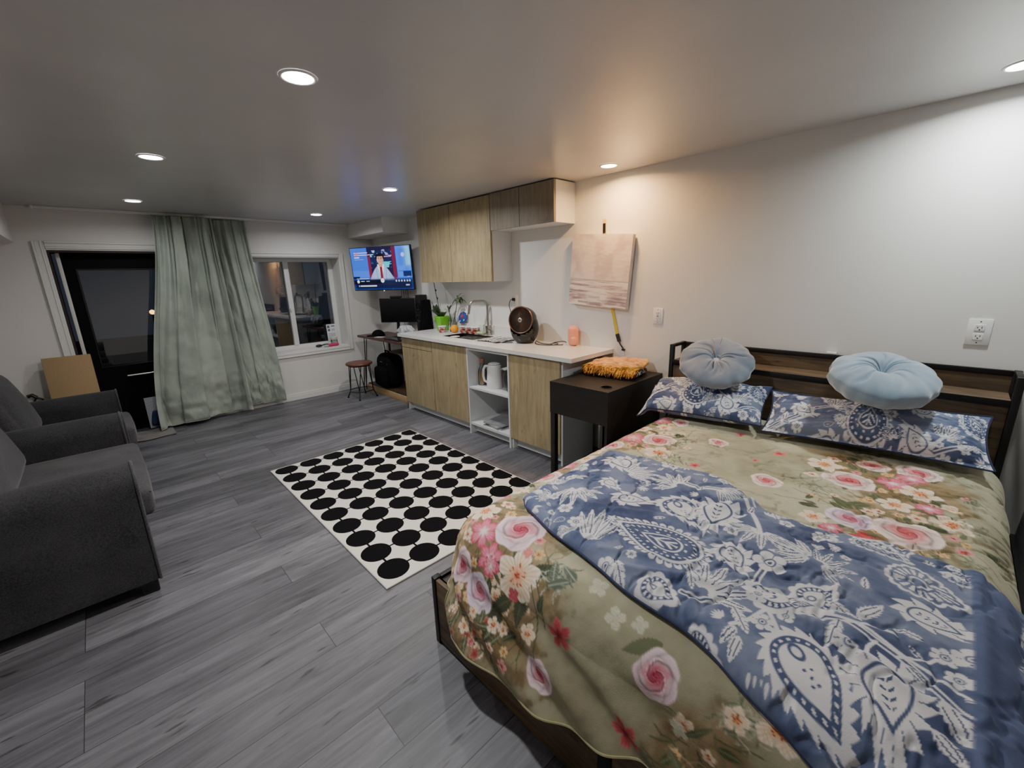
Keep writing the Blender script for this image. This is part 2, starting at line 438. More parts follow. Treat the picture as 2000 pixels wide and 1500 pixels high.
# night outside
b = MB(); b.box(-6, 9, YO + .02, 18, -.2, -.02); b.build('ground_outside', plain('dark_ground', rgb(46, 42, 36), .9, 0, .3, 2), kind='structure')
t = thing('street_lamp', 'small amber street lamp glowing outside, seen through the door glass', 'lamp', (.62, 8.6, 0))
b = MB(); b.tube([(.62, 8.6, -.02), (.62, 8.6, 1.08)], .012, 8); b.build('lamp_post', M['black_metal'], t)
b = MB(); b.sphere((.62, 8.6, 1.115), .035); b.build('lamp_globe', emit('amber_lamp', (1, .46, .09, 1), 4.5), t)
w = bpy.data.worlds.new('night'); sc.world = w; w.use_nodes = True
w.node_tree.nodes['Background'].inputs[0].default_value = (.012, .014, .02, 1); w.node_tree.nodes['Background'].inputs[1].default_value = 1

# ------------------------------------------------------------ recessed ceiling lights
COOL = (1.0, .985, .965); WARM = (1.0, .54, .20)
def light_m(c, s): return emit('light_lens_%d' % int(c[2] * 100), (c[0], c[1], c[2], 1), s)
lm_cool, lm_warm = light_m(COOL, 14), light_m((1.0, .80, .55), 14)
LIGHTS = [(.686, 1.789, 'C', 'recessed ceiling light, the largest white disc above the open floor'),
          (.394, 3.345, 'C', 'recessed white ceiling light above the two grey sofas'),
          (.41, 5.084, 'C', 'recessed white ceiling light in front of the door, just above the sage curtains'),
          (1.955, 5.10, 'C', 'recessed white ceiling light in front of the window'),
          (1.932, 3.41, 'C', 'recessed white ceiling light in front of the tall oak wall cabinet'),
          (2.731, 1.829, 'W', 'recessed ceiling light glowing warm orange above the canvas picture'),
          (2.690, -.035, 'K', 'recessed white ceiling light above the headboard, cut by the photo edge')]
POW = {0: 18, 1: 4.6, 2: 2.8, 3: 4.8, 4: 12.5, 5: 10.0, 6: 8.5}
for i, (x, y, k, lab) in enumerate(LIGHTS):
    t = thing('recessed_ceiling_light', lab, 'ceiling light', (x, y, ZC), 'recessed ceiling lights')
    b = MB(); b.lathe([(.052, -.004), (.057, -.006), (.062, -.0045), (.065, -.0005)], (x, y, ZC), 40); b.build('light_trim', M['white'], t)
    b = MB(); b.lathe([(0, -.0045), (.053, -.0045)], (x, y, ZC), 40)
    b.build('light_lens', lm_warm if k == 'W' else lm_cool, t)
    ld = bpy.data.lights.new('downlight', 'AREA'); ld.shape = 'DISK'; ld.size = .10; ld.energy = POW[i]
    ld.color = WARM if k == 'W' else ((.94, 1.0, .985) if k == 'K' else COOL); ld.spread = R(165)
    lo = bpy.data.objects.new('downlight', ld); COL.objects.link(lo); lo.location = (x, y, ZC - .012); lo.parent = t; lo.matrix_parent_inverse = Matrix.Translation((-x, -y, -ZC))

# ------------------------------------------------------------ camera
yaw, pitch, roll = R(43.68807362), R(-14.28547041), R(-1.68441421)
fwv = Vector((math.sin(yaw) * math.cos(pitch), math.cos(yaw) * math.cos(pitch), math.sin(pitch)))
r0 = Vector((math.cos(yaw), -math.sin(yaw), 0)); u0 = r0.cross(fwv)
rv = r0 * math.cos(roll) + u0 * math.sin(roll); uv = -r0 * math.sin(roll) + u0 * math.cos(roll)
cam = bpy.data.cameras.new('camera'); cam.sensor_width = 36; cam.lens = 831.04 * 36 / 2000; cam.clip_start = .02
co = bpy.data.objects.new('camera', cam); COL.objects.link(co)
mm = Matrix((rv, uv, -fwv)).transposed().to_4x4(); mm.translation = (0, 0, 1.5); co.matrix_world = mm
sc.camera = co
sc.view_settings.view_transform = 'AgX'; sc.view_settings.look = 'None'; sc.view_settings.exposure = .45; sc.view_settings.gamma = 1.06
# ------------------------------------------------------------ rug (7 x 10 linked black discs on cream)
def rug_mat():
    t = NT('black_dot_cream_rug'); tc = t.node('ShaderNodeTexCoord'); sp = t.node('ShaderNodeSeparateXYZ'); t.l.new(tc.outputs['Object'], sp.inputs[0])
    px, py = .1918, .1945
    x = t.math('DIVIDE', t.math('SUBTRACT', sp.outputs[0], .876), px); y = t.math('DIVIDE', t.math('SUBTRACT', sp.outputs[1], 1.872), py)
    fx = t.math('SUBTRACT', x, t.math('ROUND', x)); fy = t.math('SUBTRACT', y, t.math('ROUND', y))
    d = t.math('SQRT', t.math('ADD', t.math('MULTIPLY', fx, fx), t.math('MULTIPLY', fy, fy)))
    disc = t.math('LESS_THAN', d, .437)
    lx = t.math('LESS_THAN', t.math('ABSOLUTE', fx), .032); ly = t.math('LESS_THAN', t.math('ABSOLUTE', fy), .032)
    def rng(v, n): return t.math('MULTIPLY', t.math('GREATER_THAN', v, -.44), t.math('LESS_THAN', v, n - 1 + .44))
    ins = t.math('MULTIPLY', rng(x, 7), rng(y, 10))
    lk = t.math('MAXIMUM', lx, ly)
    k = t.math('MULTIPLY', t.math('MAXIMUM', disc, lk), ins)
    v = t.coord('Object'); n = t.noise(v, 240, 2, .7)
    cream = t.ramp(n, [(.3, rgb(216, 213, 203)), (.7, rgb(232, 230, 222))]); blk = t.ramp(n, [(.3, rgb(9, 9, 11)), (.7, rgb(20, 20, 22))])
    t.base(t.mix(k, cream, blk)).rough(.95); t.bsdf.inputs['Specular IOR Level'].default_value = .1
    t.bump(t.math('ADD', n, t.math('MULTIPLY', k, .8)), .35, .003); return t.m
RX0, RX1, RY0, RY1 = .772, 2.078, 1.752, 3.702
t = thing('area_rug', 'cream rug with rows of linked black discs on the plank floor', 'rug', (RX0, RY0, 0))
b = MB(); b.box(RX0 + .008, RX1 - .008, RY0 + .008, RY1 - .008, .0005, .0085, .003, 2); b.build('rug_field', rug_mat(), t)
b = MB(); h = .0045
b.tube([(RX0 + .005, RY0 + .005, h + .0008), (RX1 - .005, RY0 + .005, h + .0008), (RX1 - .005, RY1 - .005, h + .0008), (RX0 + .005, RY1 - .005, h + .0008)], .0045, 8, closed=True)
b.build('bound_edge', plain('rug_binding', rgb(206, 203, 194), .9, 0, .05, 60), t)

# ------------------------------------------------------------ sofas along the left side
def arm_profile(y0, y1, z0, z1, flip=False):
    w = y1 - y0; r = w / 2; cy = (y0 + y1) / 2; pts = [(y0 + .012, z0)]
    for k in range(15):
        a = PI - PI * k / 14
        pts.append((cy + r * math.cos(a), z1 - r * .86 + r * .86 * math.sin(a)))
    pts.append((y1 - .012, z0)); return pts
def sofa(root, ys, arms, xf, xb, ztop, zseat, feet_z=.075):
    """ys: seat span; arms: list of (y0,y1,ztop)"""
    y0, y1 = ys
    MB().box(xb + .02, xf - .004, y0, y1, feet_z, zseat - .155, .02, 3).build('base', M['sofa'], root)
    for (a0, a1, zt) in arms:
        pr = arm_profile(a0, a1, feet_z, zt)
        ar = MB().prism(pr, 'X', xb + .04, xf, .016, 3).build('armrest', M['sofa_shaded'], root, sharp=50)
        b = MB(); b.tube([(xf - .002, p[0], p[1]) for p in pr], .0065, 8)
        b.build('arm_piping', M['sofa'], ar)
    sc_ = MB().rbox(((xf + .048 + xb + .22) / 2, (y0 + y1) / 2, zseat - .075), (xf + .048 - xb - .22, y1 - y0 - .012, .155), .035, 12, .012).build('seat_cushion', M['sofa'], root)
    b = MB(); zz = zseat - .022
    b.tube([(xf + .041, y0 + .02, zz), (xf + .041, y1 - .02, zz)], .005, 6)
    b.build('cushion_piping', M['sofa'], sc_)
    MB().box(xb, xb + .17, y0 - (.18 if len(arms) > 1 else 0), y1 + .18, feet_z, ztop - .06, .05, 4).build('back_frame', M['sofa'], root)
    m = Matrix.Rotation(R(-17), 4, 'Y')
    MB().rbox((xb + .285, (y0 + y1) / 2, zseat + .215), (.19, y1 - y0 - .02, .50), .075, 12, .035, m).build('back_cushion', M['sofa'], root)
    for fx in (xf - .085, xb + .06):
        for fy in (arms[0][0] + .035, arms[-1][1] - .105):
            MB().box(fx, fx + .07, fy, fy + .07, 0, feet_z + .001, .006, 2).build('foot', M['black'], root)
t = thing('loveseat', 'charcoal grey upholstered sofa with rounded arms, the larger near one of two', 'sofa', (-.45, 3.3, 0))
sofa(t, (2.80, 3.80), [(2.565, 2.80, .672), (3.80, 4.045, .660)], -.018, -.90, 1.00, .470)
t = thing('armchair', 'charcoal grey armchair beside the door, standing close behind the larger sofa', 'armchair', (-.45, 4.6, 0))
sofa(t, (4.27, 4.93), [(4.085, 4.27, .60), (4.93, 5.15, .628)], -.006, -.90, .98, .45)

# ------------------------------------------------------------ cardboard box leaning at the door trim
def leaning(name, lab, cat, x0, x1, zb, zt, yb, yt, th, mat):
    # slab from (yb, zb) bottom to (yt, zt) top, leaning back to the wall
    L = math.hypot(zt - zb, yt - yb); a = math.atan2(yt - yb, zt - zb)
    m = Matrix.Translation((0, yb, zb)) @ Matrix.Rotation(-a, 4, 'X')
    t = thing(name, lab, cat, ((x0 + x1) / 2, yb, zb))
    MB().box(x0, x1, -th, 0, 0, L, .004, 2, m).build('carton_body', mat, t)
    MB().box((x0 + x1) / 2 - .025, (x0 + x1) / 2 + .025, -th - .0006, -th - .0001, 0, .10, 0, 1, m).build('packing_tape', plain('packing_tape', rgb(160, 128, 88), .3, 0, .04, 30), t)
leaning('cardboard_box', 'flat brown cardboard box leaning on the white door casing', 'box', -.445, -.118, 0, .868, 5.55, 5.80, .075, M['card'])
b = MB(); b.tube(smooth([(-.62, 5.80, .0), (-.60, 5.81, .25), (-.565, 5.815, .50), (-.52, 5.815, .512), (-.50, 5.82, .47), (-.46, 5.82, .44), (-.43, 5.82, .50)], 5), .008, 8)
b.tube([(-.60, 5.80, .55), (-.57, 5.80, .56), (-.545, 5.80, .53)], .016, 8)
tag(b.build('extension_lead', M['black']), 'black power cord looped on the wall behind the armchair', 'cable')
b = MB(); b.box(-.56, -.475, 5.74, 5.80, .0, .545, .006); b.box(-.50, -.42, 5.76, 5.795, .40, .47, .004)
tag(b.build('floor_lamp_stand', M['black']), 'small black object behind the armchair, under the pale wall', 'stand') if False else b.bm.free()

# ------------------------------------------------------------ curtain track + two sage curtains
t = thing('curtain_track', 'white curtain track running along the ceiling edge of the window wall', 'curtain rail', (1.2, 5.77, 2.19))
b = MB(); b.box(-.225, 2.57, 5.755, 5.785, 2.192, ZC - .0005, .004); b.build('rail', M['white_trim'], t)
b = MB(); b.box(-.24, -.222, 5.75, 5.79, 2.186, ZC - .0005, .004); b.build('end_cap', M['white'], t)
def curtain(lab, seed, xt0, xt1, xb0, xb1, nf, amp_t, amp_b, zb, yo, sag):
    rg = np.random.default_rng(seed)
    nu, nv = 260, 90
    u = np.linspace(0, 1, nu)[:, None]; v = np.linspace(0, 1, nv)[None, :]       # v: 0 top -> 1 bottom
    us = u + .05 * np.sin(2.3 * v + 5 * u)
    ph = nf * 2 * PI * (u + .035 * np.sin(2 * PI * u * 1.7 + seed) + .02 * np.sin(2 * PI * u * 4.1 + 2 * seed))
    e = sm(v, 0, 1) ** .9
    x = (xt0 + (xt1 - xt0) * u) * (1 - e) + (xb0 + (xb1 - xb0) * u) * e
    amp = amp_t * (1 - e) + amp_b * e
    # folds merge towards the hem: blend a fine pleat rhythm into a broad one
    fine = np.cos(2.1 * ph + 1); broad = np.cos(ph * .92 + .7 + .9 * np.sin(2 * PI * u)); 
    g1 = (vnoise(us * 11 * nf / 5 + seed, 0 * us + .5 * v, seed) - .5) * 2.4; g2 = (vnoise(us * 4.6 * nf / 5 + 3.7 * seed, .7 * v + 2 + 0 * us, seed + 5) - .5) * 2.6
    f = (fine * .30 + g1 * .75) * (1 - e) + (g2 * .85 + broad * .22) * (.25 + .75 * e)
    y = yo - amp * f - .02 * e
    x = x + amp * .45 * np.sin(ph * .92 + .7) * (.3 + .7 * e)
    z = 2.183 + (zb - 2.183) * v + sag(u) * e
    cr = fbm(u * 9 + seed, v * 14, 1.4, 4, seed) - .47
    low = sm(v, .70, .97)
    y = y - cr * (.012 + .075 * low); z = z + .035 * low * cr
    # horizontal creases near the hem and packing creases
    cr2 = fbm(u * 2.2 + 3 * v + seed, v * 5 - u * 2.5, 1.6, 4, seed + 3) - .47; y = y - .05 * cr2 * low - .035 * cr2 * (1 - low)
    V = np.stack([x + 0 * v, y, z], -1)
    V[..., 2] = np.clip(V[..., 2], .012, 2.184)
    t = thing('curtain', lab, 'curtain', ((xb0 + xb1) / 2, yo, 0), 'sage curtains')
    o = grid_mesh('curtain_panel', V, nu, nv, M['sage'], t)
    md = o.modifiers.new('thick', 'SOLIDIFY'); md.thickness = .0025; md.offset = 1
    b = MB(); b.tube([tuple(V[i, -1] + np.array([0, 0, .004])) for i in range(0, nu, 2)], .0045, 6); b.build('hem', M['sage'], t)
    for k in range(7):
        i = int((k + .5) / 7 * nu); p = V[i, 0]
        b = MB(); b.tube([(p[0], p[1] + .004, 2.186), (p[0], 5.750, 2.190)], .003, 6); b.build('hook', M['steel'], t)
def sage():
    m = NT('sage_curtain_cloth'); v = m.coord('Object'); w = m.noise(m.coord('Object', scale=(1, 1, .25)), 420, 2, .7); g = m.noise(v, 3, 4)
    m.base(m.ramp(m.math('ADD', m.math('MULTIPLY', w, .35), m.math('MULTIPLY', g, .65)), [(.35, rgb(143, 153, 143)), (.65, rgb(172, 182, 171))])).rough(.75)
    m.bsdf.inputs['Sheen Weight'].default_value = .15; m.bsdf.inputs['Specular IOR Level'].default_value = .25
    m.bump(m.math('ADD', m.math('MULTIPLY', w, .2), m.noise(v, 14, 5)), .22, .012); return m.m
M['sage'] = sage()
curtain('sage green curtain hanging over the edge of the black door, the wider panel', 3, .565, 1.065, .225, 1.140, 5, .050, .110, .03, 5.68, lambda u: .03 * u)
curtain('sage green curtain covering the window side, the narrower panel', 8, 1.035, 1.405, 1.085, 1.54, 4, .028, .045, .055, 5.770, lambda u: .02 * (1 - u))

# things on the floor by the door
b = MB(); b.box(.188, .40, 5.842, 5.846, .17, .35); 
t = thing('paper_notice', 'white printed sheet standing against the black door beside the curtain hem', 'paper', (.2, 5.84, .17))
pm = NT('printed_sheet'); wv = pm.node('ShaderNodeTexWave', bands_direction='Z'); pm.l.new(pm.coord('Object'), wv.inputs['Vector']); wv.inputs['Scale'].default_value = 22
pm.base(pm.ramp(wv.outputs['Fac'], [(.55, rgb(205, 208, 214)), (.75, rgb(140, 145, 156))])).rough(.7)
b.bm.free(); MB().box(.186, .36, 5.86, 5.863, .012, .35, 0, 1).build('printed_sheet', pm.m, t)
b = MB(); nu, nv = 40, 14
def mat_v():
    V = np.zeros((60, 24, 3)); u = np.linspace(0, 1, 60); v = np.linspace(0, 1, 24)
    U, W = np.meshgrid(u, v, indexing='ij'); V[..., 0] = -.09 + .45 * U; V[..., 1] = 5.44 + .36 * W + .012 * np.sin(9 * U)
    V[..., 2] = .009 + .012 * fbm(U * 7, W * 5, 1.3, 3, 4) ; return V
b.bm.free()
o = grid_mesh('door_mat', mat_v(), 60, 24, fabric('grey_mat_cloth', rgb(96, 95, 92), rgb(134, 132, 128), 220)); md = o.modifiers.new('thick', 'SOLIDIFY'); md.thickness = .006
tag(o, 'crumpled grey cloth mat on the floor at the door threshold', 'mat')
b = MB(); b.rbox((.285, 5.835, .115), (.14, .034, .16), .015, 8, .004, Matrix.Rotation(R(12), 4, 'Y'))
tag(b.build('blue_bag', plain('navy_cloth', rgb(38, 50, 92), .85, 0, .2, 30, .2)), 'dark blue cloth bag peeking out under the curtain hem', 'bag')

# ------------------------------------------------------------ desk corner
t = thing('desk', 'narrow red-brown desk on black hairpin legs in the window corner', 'desk', (2.72, 5.1, 0))
MB().box(2.505, XR - .002, 4.42, 5.665, .742, .772, .003).build('desk_top', M['deskwood'], t)
def hairpin(x, y, zt, sx, sy):
    b = MB(); r = .006; top = .06
    a = Vector((x + sx * top, y, zt)); c = Vector((x, y + sy * top, zt)); f = Vector((x - sx * .015, y - sy * .015, .008))
    pts = [a]; 
    pts += [a.lerp(f, k / 8) for k in range(1, 8)] + [f + Vector((sx * .006, 0, 0)), f + Vector((0, sy * .006, 0))] + [f.lerp(c, k / 8) for k in range(1, 8)] + [c]
    b.tube(pts, r, 8); b.box(min(x, x + sx * top) - .005, max(x, x + sx * top) + .005, min(y, y + sy * top) - .005, max(y, y + sy * top) + .005, zt - .0005, zt + .003)
    return b
for (x, y, sx, sy) in ((2.545, 5.60, 1, -1), (2.545, 4.49, 1, 1), (2.90, 5.60, -1, -1), (2.90, 4.49, -1, 1)):
    hairpin(x, y, .7385, sx, sy).build('leg', M['black_metal'], t)
MB().box(2.70, 2.93, 4.50, 5.2, .558, .575, .003).build('under_shelf', M['deskwood'], t)
b = MB()
for y in (4.52, 5.18):
    for x in (2.72, 2.91): MB().box(x - .006, x + .006, y - .006, y + .006, .5745, .7425).build('shelf_hanger', M['black_metal'], t)
# monitor
mt = Matrix.Translation((2.765, 4.945, 1.115)) @ Matrix.Rotation(R(37.7), 4, 'Z')
t = thing('computer_monitor', 'black computer monitor switched off, on the desk below the television', 'monitor', (2.74, 5.0, .772))
MB().box(-.02, .02, -.238, .238, -.152, .152, .006, 2, mt).build('display_housing', M['black'], t)
MB().box(-.0215, -.0203, -.230, .230, -.140, .144, 0, 1, mt).build('display_screen', plain('dark_screen', rgb(10, 10, 13), .18, 0, 0, 5), t)
b = MB(); b.box(-.05, .09, -.10, .10, -.342, -.330, .004, 2, mt); b.tube([mt @ Vector((.03, .05, -.331)), mt @ Vector((.040, .04, -.25)), mt @ Vector((.022, .02, -.08))], .02, 10)
b.build('monitor_stand', M['black'], t)
b = MB(); b.box(-.03, .03, -.05, .09, .1525, .178, .008, 2, mt); tag(b.build('webcam', M['black']), 'black webcam bar resting on top of the dark monitor', 'webcam')
# tower speaker at the right of the monitor
t = thing('computer_speaker', 'tall black speaker box standing at the end of the desk beside the monitor', 'speaker', (2.86, 4.60, .772))
MB().box(2.848, 2.952, 4.56, 4.665, .7725, 1.305, .006).build('speaker_box', M['black'], t)
b = MB(); b.lathe([(0, .0), (.03, .004), (.042, -.001), (.044, .006), (.05, .007), (.05, 0)], (0, 0, 0), 24, Matrix.Translation((2.8485, 4.612, 1.16)) @ rot_to((-1, 0, 0)))
b.lathe([(0, .0), (.03, .004), (.042, -.001), (.044, .006), (.05, .007), (.05, 0)], (0, 0, 0), 24, Matrix.Translation((2.8485, 4.612, 1.01)) @ rot_to((-1, 0, 0)))
b.build('speaker_cone', M['black_gloss'], t)
# dark jacket draped beside the speaker
V = np.zeros((50, 60, 3)); u = np.linspace(0, 1, 50)[:, None]; v = np.linspace(0, 2 * PI, 60)[None, :]
rx = .05 + .045 * u + .014 * np.sin(5 * v + 3 * u) ; ry = .045 + .055 * u ** .7 + .016 * np.sin(4 * v + 1 + 4 * u)
V[..., 0] = 2.885 + np.clip(rx * np.cos(v), -.2, .07) - .02 * u; V[..., 1] = 4.475 + ry * np.sin(v) * (.6 if True else 1); V[..., 2] = 1.235 - .46 * u + .02 * np.sin(3 * v)
V[0, :, 0] = 2.885; V[0, :, 1] = 4.475; V[0, :, 2] = 1.255; V[..., 2] = np.maximum(V[..., 2], .7745)
o = grid_mesh('black_jacket', V, 50, 60, M['matte_black']); tag(o, 'black jacket draped in a heap at the end of the desk, behind the orchid pot', 'jacket')
# white plastic bag
V = np.zeros((36, 48, 3)); u = np.linspace(0, 1, 36)[:, None]; v = np.linspace(0, 2 * PI, 48)[None, :]
prof = np.sin(PI * (u * .86 + .14)) ** .6 * (1 - .15 * u); wob = 1 + .16 * np.sin(5 * v + 6 * u) + .09 * np.sin(9 * v - 8 * u)
V[..., 0] = 2.685 + .085 * prof * wob * np.cos(v); V[..., 1] = 4.66 + .15 * prof * wob * np.sin(v); V[..., 2] = .774 + .165 * (1 - u) + .012 * np.sin(7 * v) * (1 - u)
V[0, :, 0] = 2.685; V[0, :, 1] = 4.66
V[-1, :, 2] = .774
def bagmat():
    m = NT('translucent_white_plastic'); m.base(rgb(206, 208, 212)).rough(.25); m.bsdf.inputs['Alpha'].default_value = .8
    v = m.coord('Object'); m.bump(m.noise(v, 40, 4), .5, .01); return m.m
V[..., 0] = np.minimum(V[..., 0], 2.765); V[..., 1] = np.clip(V[..., 1], 4.50, 4.86)
o = grid_mesh('plastic_bag', V, 36, 48, bagmat()); tag(o, 'crumpled white plastic bag on the desk in front of the speaker', 'bag')
# small items on the desk
t = thing('baseball_hat', 'black cap lying on the desk end near the window', 'cap', (2.63, 5.33, .773))
b = MB(); b.sphere((2.65, 5.33, .773), .085, 1, 1.15, .95); 
for vv in list(b.bm.verts):
    if vv.co.z < .7735: vv.co.z = .7735
b.build('crown', M['matte_black'], t)
b = MB(); b.lathe([(0, 0), (.075, 0), (.078, .004), (.07, .009), (0, .016)], (2.585, 5.37, .7735), 24); b.build('brim', M['matte_black'], t)
t = thing('keyboard', 'black keyboard lying along the front of the desk', 'keyboard', (2.60, 4.86, .773))
MB().box(2.520, 2.640, 4.58, 4.94, .7732, .787, .004).build('keyboard_case', M['black'], t)
b = MB()
for i in range(5):
    for j in range(15): b.box(2.526 + i * .0222, 2.545 + i * .0222, 4.588 + j * .023, 4.608 + j * .023, .787, .7905, .001, 1)
b.build('keys', M['black_gloss'], t)
t = thing('paper_slip', 'white paper slip lying on the desk beside the black cap', 'paper', (2.59, 5.16, .773))
MB().box(-.035, .035, -.06, .06, .0, .002, 0, 1, Matrix.Translation((2.585, 5.17, .7735)) @ Matrix.Rotation(R(25), 4, 'Z')).build('sheet', M['white'], t)
b = MB()
for k in range(4):
    y = 4.96 + .05 * k; b.tube([(2.93, y, 1.38), (2.935, y + .01, 1.2), (2.93, y - .02 * k, 1.0), (2.90, y, .86), (2.88, y + .03, .79)], .004, 6)
tag(b.build('tangled_cables', M['black']), 'thin black cables hanging down the wall from the television', 'cable', kind='stuff')
# backpack under the desk
t = thing('backpack', 'black backpack standing on the floor slab under the desk', 'backpack', (2.62, 5.15, .105))
MB().rbox((2.685, 5.16, .325), (.24, .40, .44), .10, 12, .006).build('main_compartment', M['matte_black'], t)
MB().rbox((2.556, 5.16, .255), (.08, .31, .25), .04, 10, .010).build('front_pocket', M['matte_black'], t)
b = MB(); b.tube([(2.665, 5.11, .54), (2.655, 5.12, .585), (2.655, 5.20, .585), (2.665, 5.21, .54)], .011, 8); b.build('carry_handle', M['matte_black'], t)
b = MB(); b.tube([(2.572, 5.02, .43), (2.563, 5.16, .455), (2.572, 5.30, .43)], .004, 6); b.build('zipper', M['steel'], t)
t = thing('floor_platform', 'low slab with dark brown top and raw pale edge under the desk', 'platform', (2.7, 5.1, 0))
MB().box(2.555, XR - .02, 4.44, 5.62, .0, .085, .003).build('raw_edge_board', plain('pale_raw_board', rgb(176, 146, 106), .8, 0, .08, 20), t)
MB().box(2.565, XR - .02, 4.45, 5.61, .0855, .1, .002).build('brown_top', wood('dark_brown_board', rgb(44, 30, 22), rgb(80, 56, 40), 'Y', 8, .6, 12, False), t)
# stool
t = thing('stool', 'round wooden stool on black bent-wire legs in front of the desk', 'stool', (2.325, 5.30, 0))
sx, sy = 2.325, 5.30
b = MB(); b.lathe([(0, .437), (.150, .437), (.165, .443), (.168, .456), (.162, .466), (.14, .471), (0, .469)], (sx, sy, 0), 48); b.build('seat', M['stoolwood'], t)
b = MB(); b.lathe([(.120, .4355), (.138, .4355), (.138, .4250), (.120, .4250), (.120, .4355)], (sx, sy, 0), 40); b.build('seat_ring', M['black_metal'], t)
for k in range(4):
    a = PI / 4 + k * PI / 2 + .15; d = .34
    f = Vector((sx + .185 * math.cos(a), sy + .185 * math.sin(a), .012)); kn = Vector((sx + .145 * math.cos(a), sy + .145 * math.sin(a), .10))
    p = Vector((sx + .128 * math.cos(a - d), sy + .128 * math.sin(a - d), .424)); q = Vector((sx + .128 * math.cos(a + d), sy + .128 * math.sin(a + d), .424))
    b = MB(); b.tube([p, p.lerp(kn, .5), kn, kn.lerp(f, .55) - Vector((.003 * math.cos(a), .003 * math.sin(a), 0)), f], [.006, .006, .0065, .0075, .008], 8)
    b.tube([q, q.lerp(kn, .5), kn + Vector((0, 0, .004))], .006, 8); b.lathe([(0, 0), (.012, 0), (.012, .012), (0, .014)], (f.x, f.y, 0), 12)
    b.build('leg', M['black_metal'], t)
b = MB(); b.tube([(sx + .148 * math.cos(2 * PI * k / 40), sy + .148 * math.sin(2 * PI * k / 40), .10) for k in range(40)], .005, 8, closed=True); b.build('foot_ring', M['black_metal'], t)

# ------------------------------------------------------------ night table by the bed
t = thing('nightstand', 'black-brown box table on slim legs between the white worktop and the bed', 'nightstand', (2.6, 1.7, 0))
NX0, NX1, NY0, NY1 = 2.24, 2.957, 1.462, 1.952
b = MB(); hx, hy, hr = 2.345, 1.545, .038
ring = [(hx + hr * math.cos(2 * PI * k / 32), hy + hr * math.sin(2 * PI * k / 32)) for k in range(32)]
def top_with_hole(b, z0, z1):
    bm = b.bm
    def ringv(z): return [bm.verts.new((p[0], p[1], z)) for p in ring]
    def outv(z):
        o = []
        for p in ring:   # project ring direction to the rectangle border
            dx, dy = p[0] - hx, p[1] - hy
            s = min(((NX1 if dx > 0 else NX0) - hx) / dx if abs(dx) > 1e-9 else 1e9, ((NY1 if dy > 0 else NY0) - hy) / dy if abs(dy) > 1e-9 else 1e9)
            o.append(bm.verts.new((hx + dx * s, hy + dy * s, z)))
        return o
    cor = [(NX1, NY1), (NX0, NY1), (NX0, NY0), (NX1, NY0)]
    rt, rb_, ot, ob = ringv(z1), ringv(z0), outv(z1), outv(z0)
    for k in range(32):
        k2 = (k + 1) % 32
        for (i, o, up) in ((rt, ot, 1), (rb_, ob, 0)):
            z = z1 if up else z0; extra = []
            p, q = o[k].co, o[k2].co
            if abs(p.x - q.x) > 1e-6 and abs(p.y - q.y) > 1e-6:
                c = [c for c in cor if (abs(c[0] - p.x) < 1e-6 or abs(c[1] - p.y) < 1e-6) and (abs(c[0] - q.x) < 1e-6 or abs(c[1] - q.y) < 1e-6)][0]
                extra = [bm.verts.new((c[0], c[1], z))]
            f = [i[k], o[k]] + extra + [o[k2], i[k2]]
            bm.faces.new(f if up else list(reversed(f)))
        bm.faces.new((rt[k], rt[k2], rb_[k2], rb_[k]))
    nV_ = [v for v in bm.verts]
    for (c0, c1) in zip(cor, cor[1:] + cor[:1]):
        bm.faces.new([bm.verts.new(p) for p in ((c0[0], c0[1], z0), (c1[0], c1[1], z0), (c1[0], c1[1], z1), (c0[0], c0[1], z1))])
    bmesh.ops.recalc_face_normals(bm, faces=bm.faces)
top_with_hole(b, .7402, .7600)
o = b.build('table_top', M['nightwood'], t, smooth=False)
b = MB()
b.box(NX0 + .001, NX0 + .018, NY0, NY1, .527, .74); b.box(NX1 - .018, NX1, NY0, NY1, .527, .74); b.box(NX0 + .018, NX1 - .018, NY0, NY0 + .018, .527, .74); b.box(NX0 + .018, NX1 - .018, NY1 - .018, NY1, .527, .74); b.box(NX0 + .018, NX1 - .018, NY0 + .018, NY1 - .018, .527, .540)
b.build('box_case', M['nightwood'], t)
b = MB(); b.lathe([(.038, .7601), (.043, .7601), (.043, .7625), (.036, .7628), (.036, .745), (.038, .745)], (hx, hy, 0), 32); b.build('cable_grommet', M['black'], t)
MB().box(NX0 + .003, NX1 - .002, NY0 + .003, NY0 + .022, .0, .5268).build('side_panel', M['nightwood'], t)
for (x, y) in ((NX0 + .002, NY1 - .042), (NX1 - .042, NY1 - .042)):
    MB().box(x, x + .04, y, y + .04, 0, .5268, .002).build('leg', M['nightwood'], t)
# ------------------------------------------------------------ kitchen run along the right wall
FX, BX = 2.44, 2.955            # door face plane, back plane
KT, KB = .868, .0               # carcass top / floor
def carcass(b, y0, y1, open_front=True, x1=BX, th=.016, shelf=None):
    b.box(FX + .02, x1, y0, y0 + th, .0, KT - .0015); b.box(FX + .02, x1, y1 - th, y1, .0, KT - .0015)
    b.box(FX + .02, x1, y0 + th, y1 - th, .100, .116); b.box(x1 - .01, x1, y0 + th, y1 - th, .116, KT - .0015)
    b.box(FX + .02, x1 - .01, y0 + th, y1 - th, KT - .03, KT - .0015)
def plinth(y0, y1, root):
    MB().box(FX + .065, FX + .08, y0, y1, .012, .099).build('plinth', M['melamine'], root)
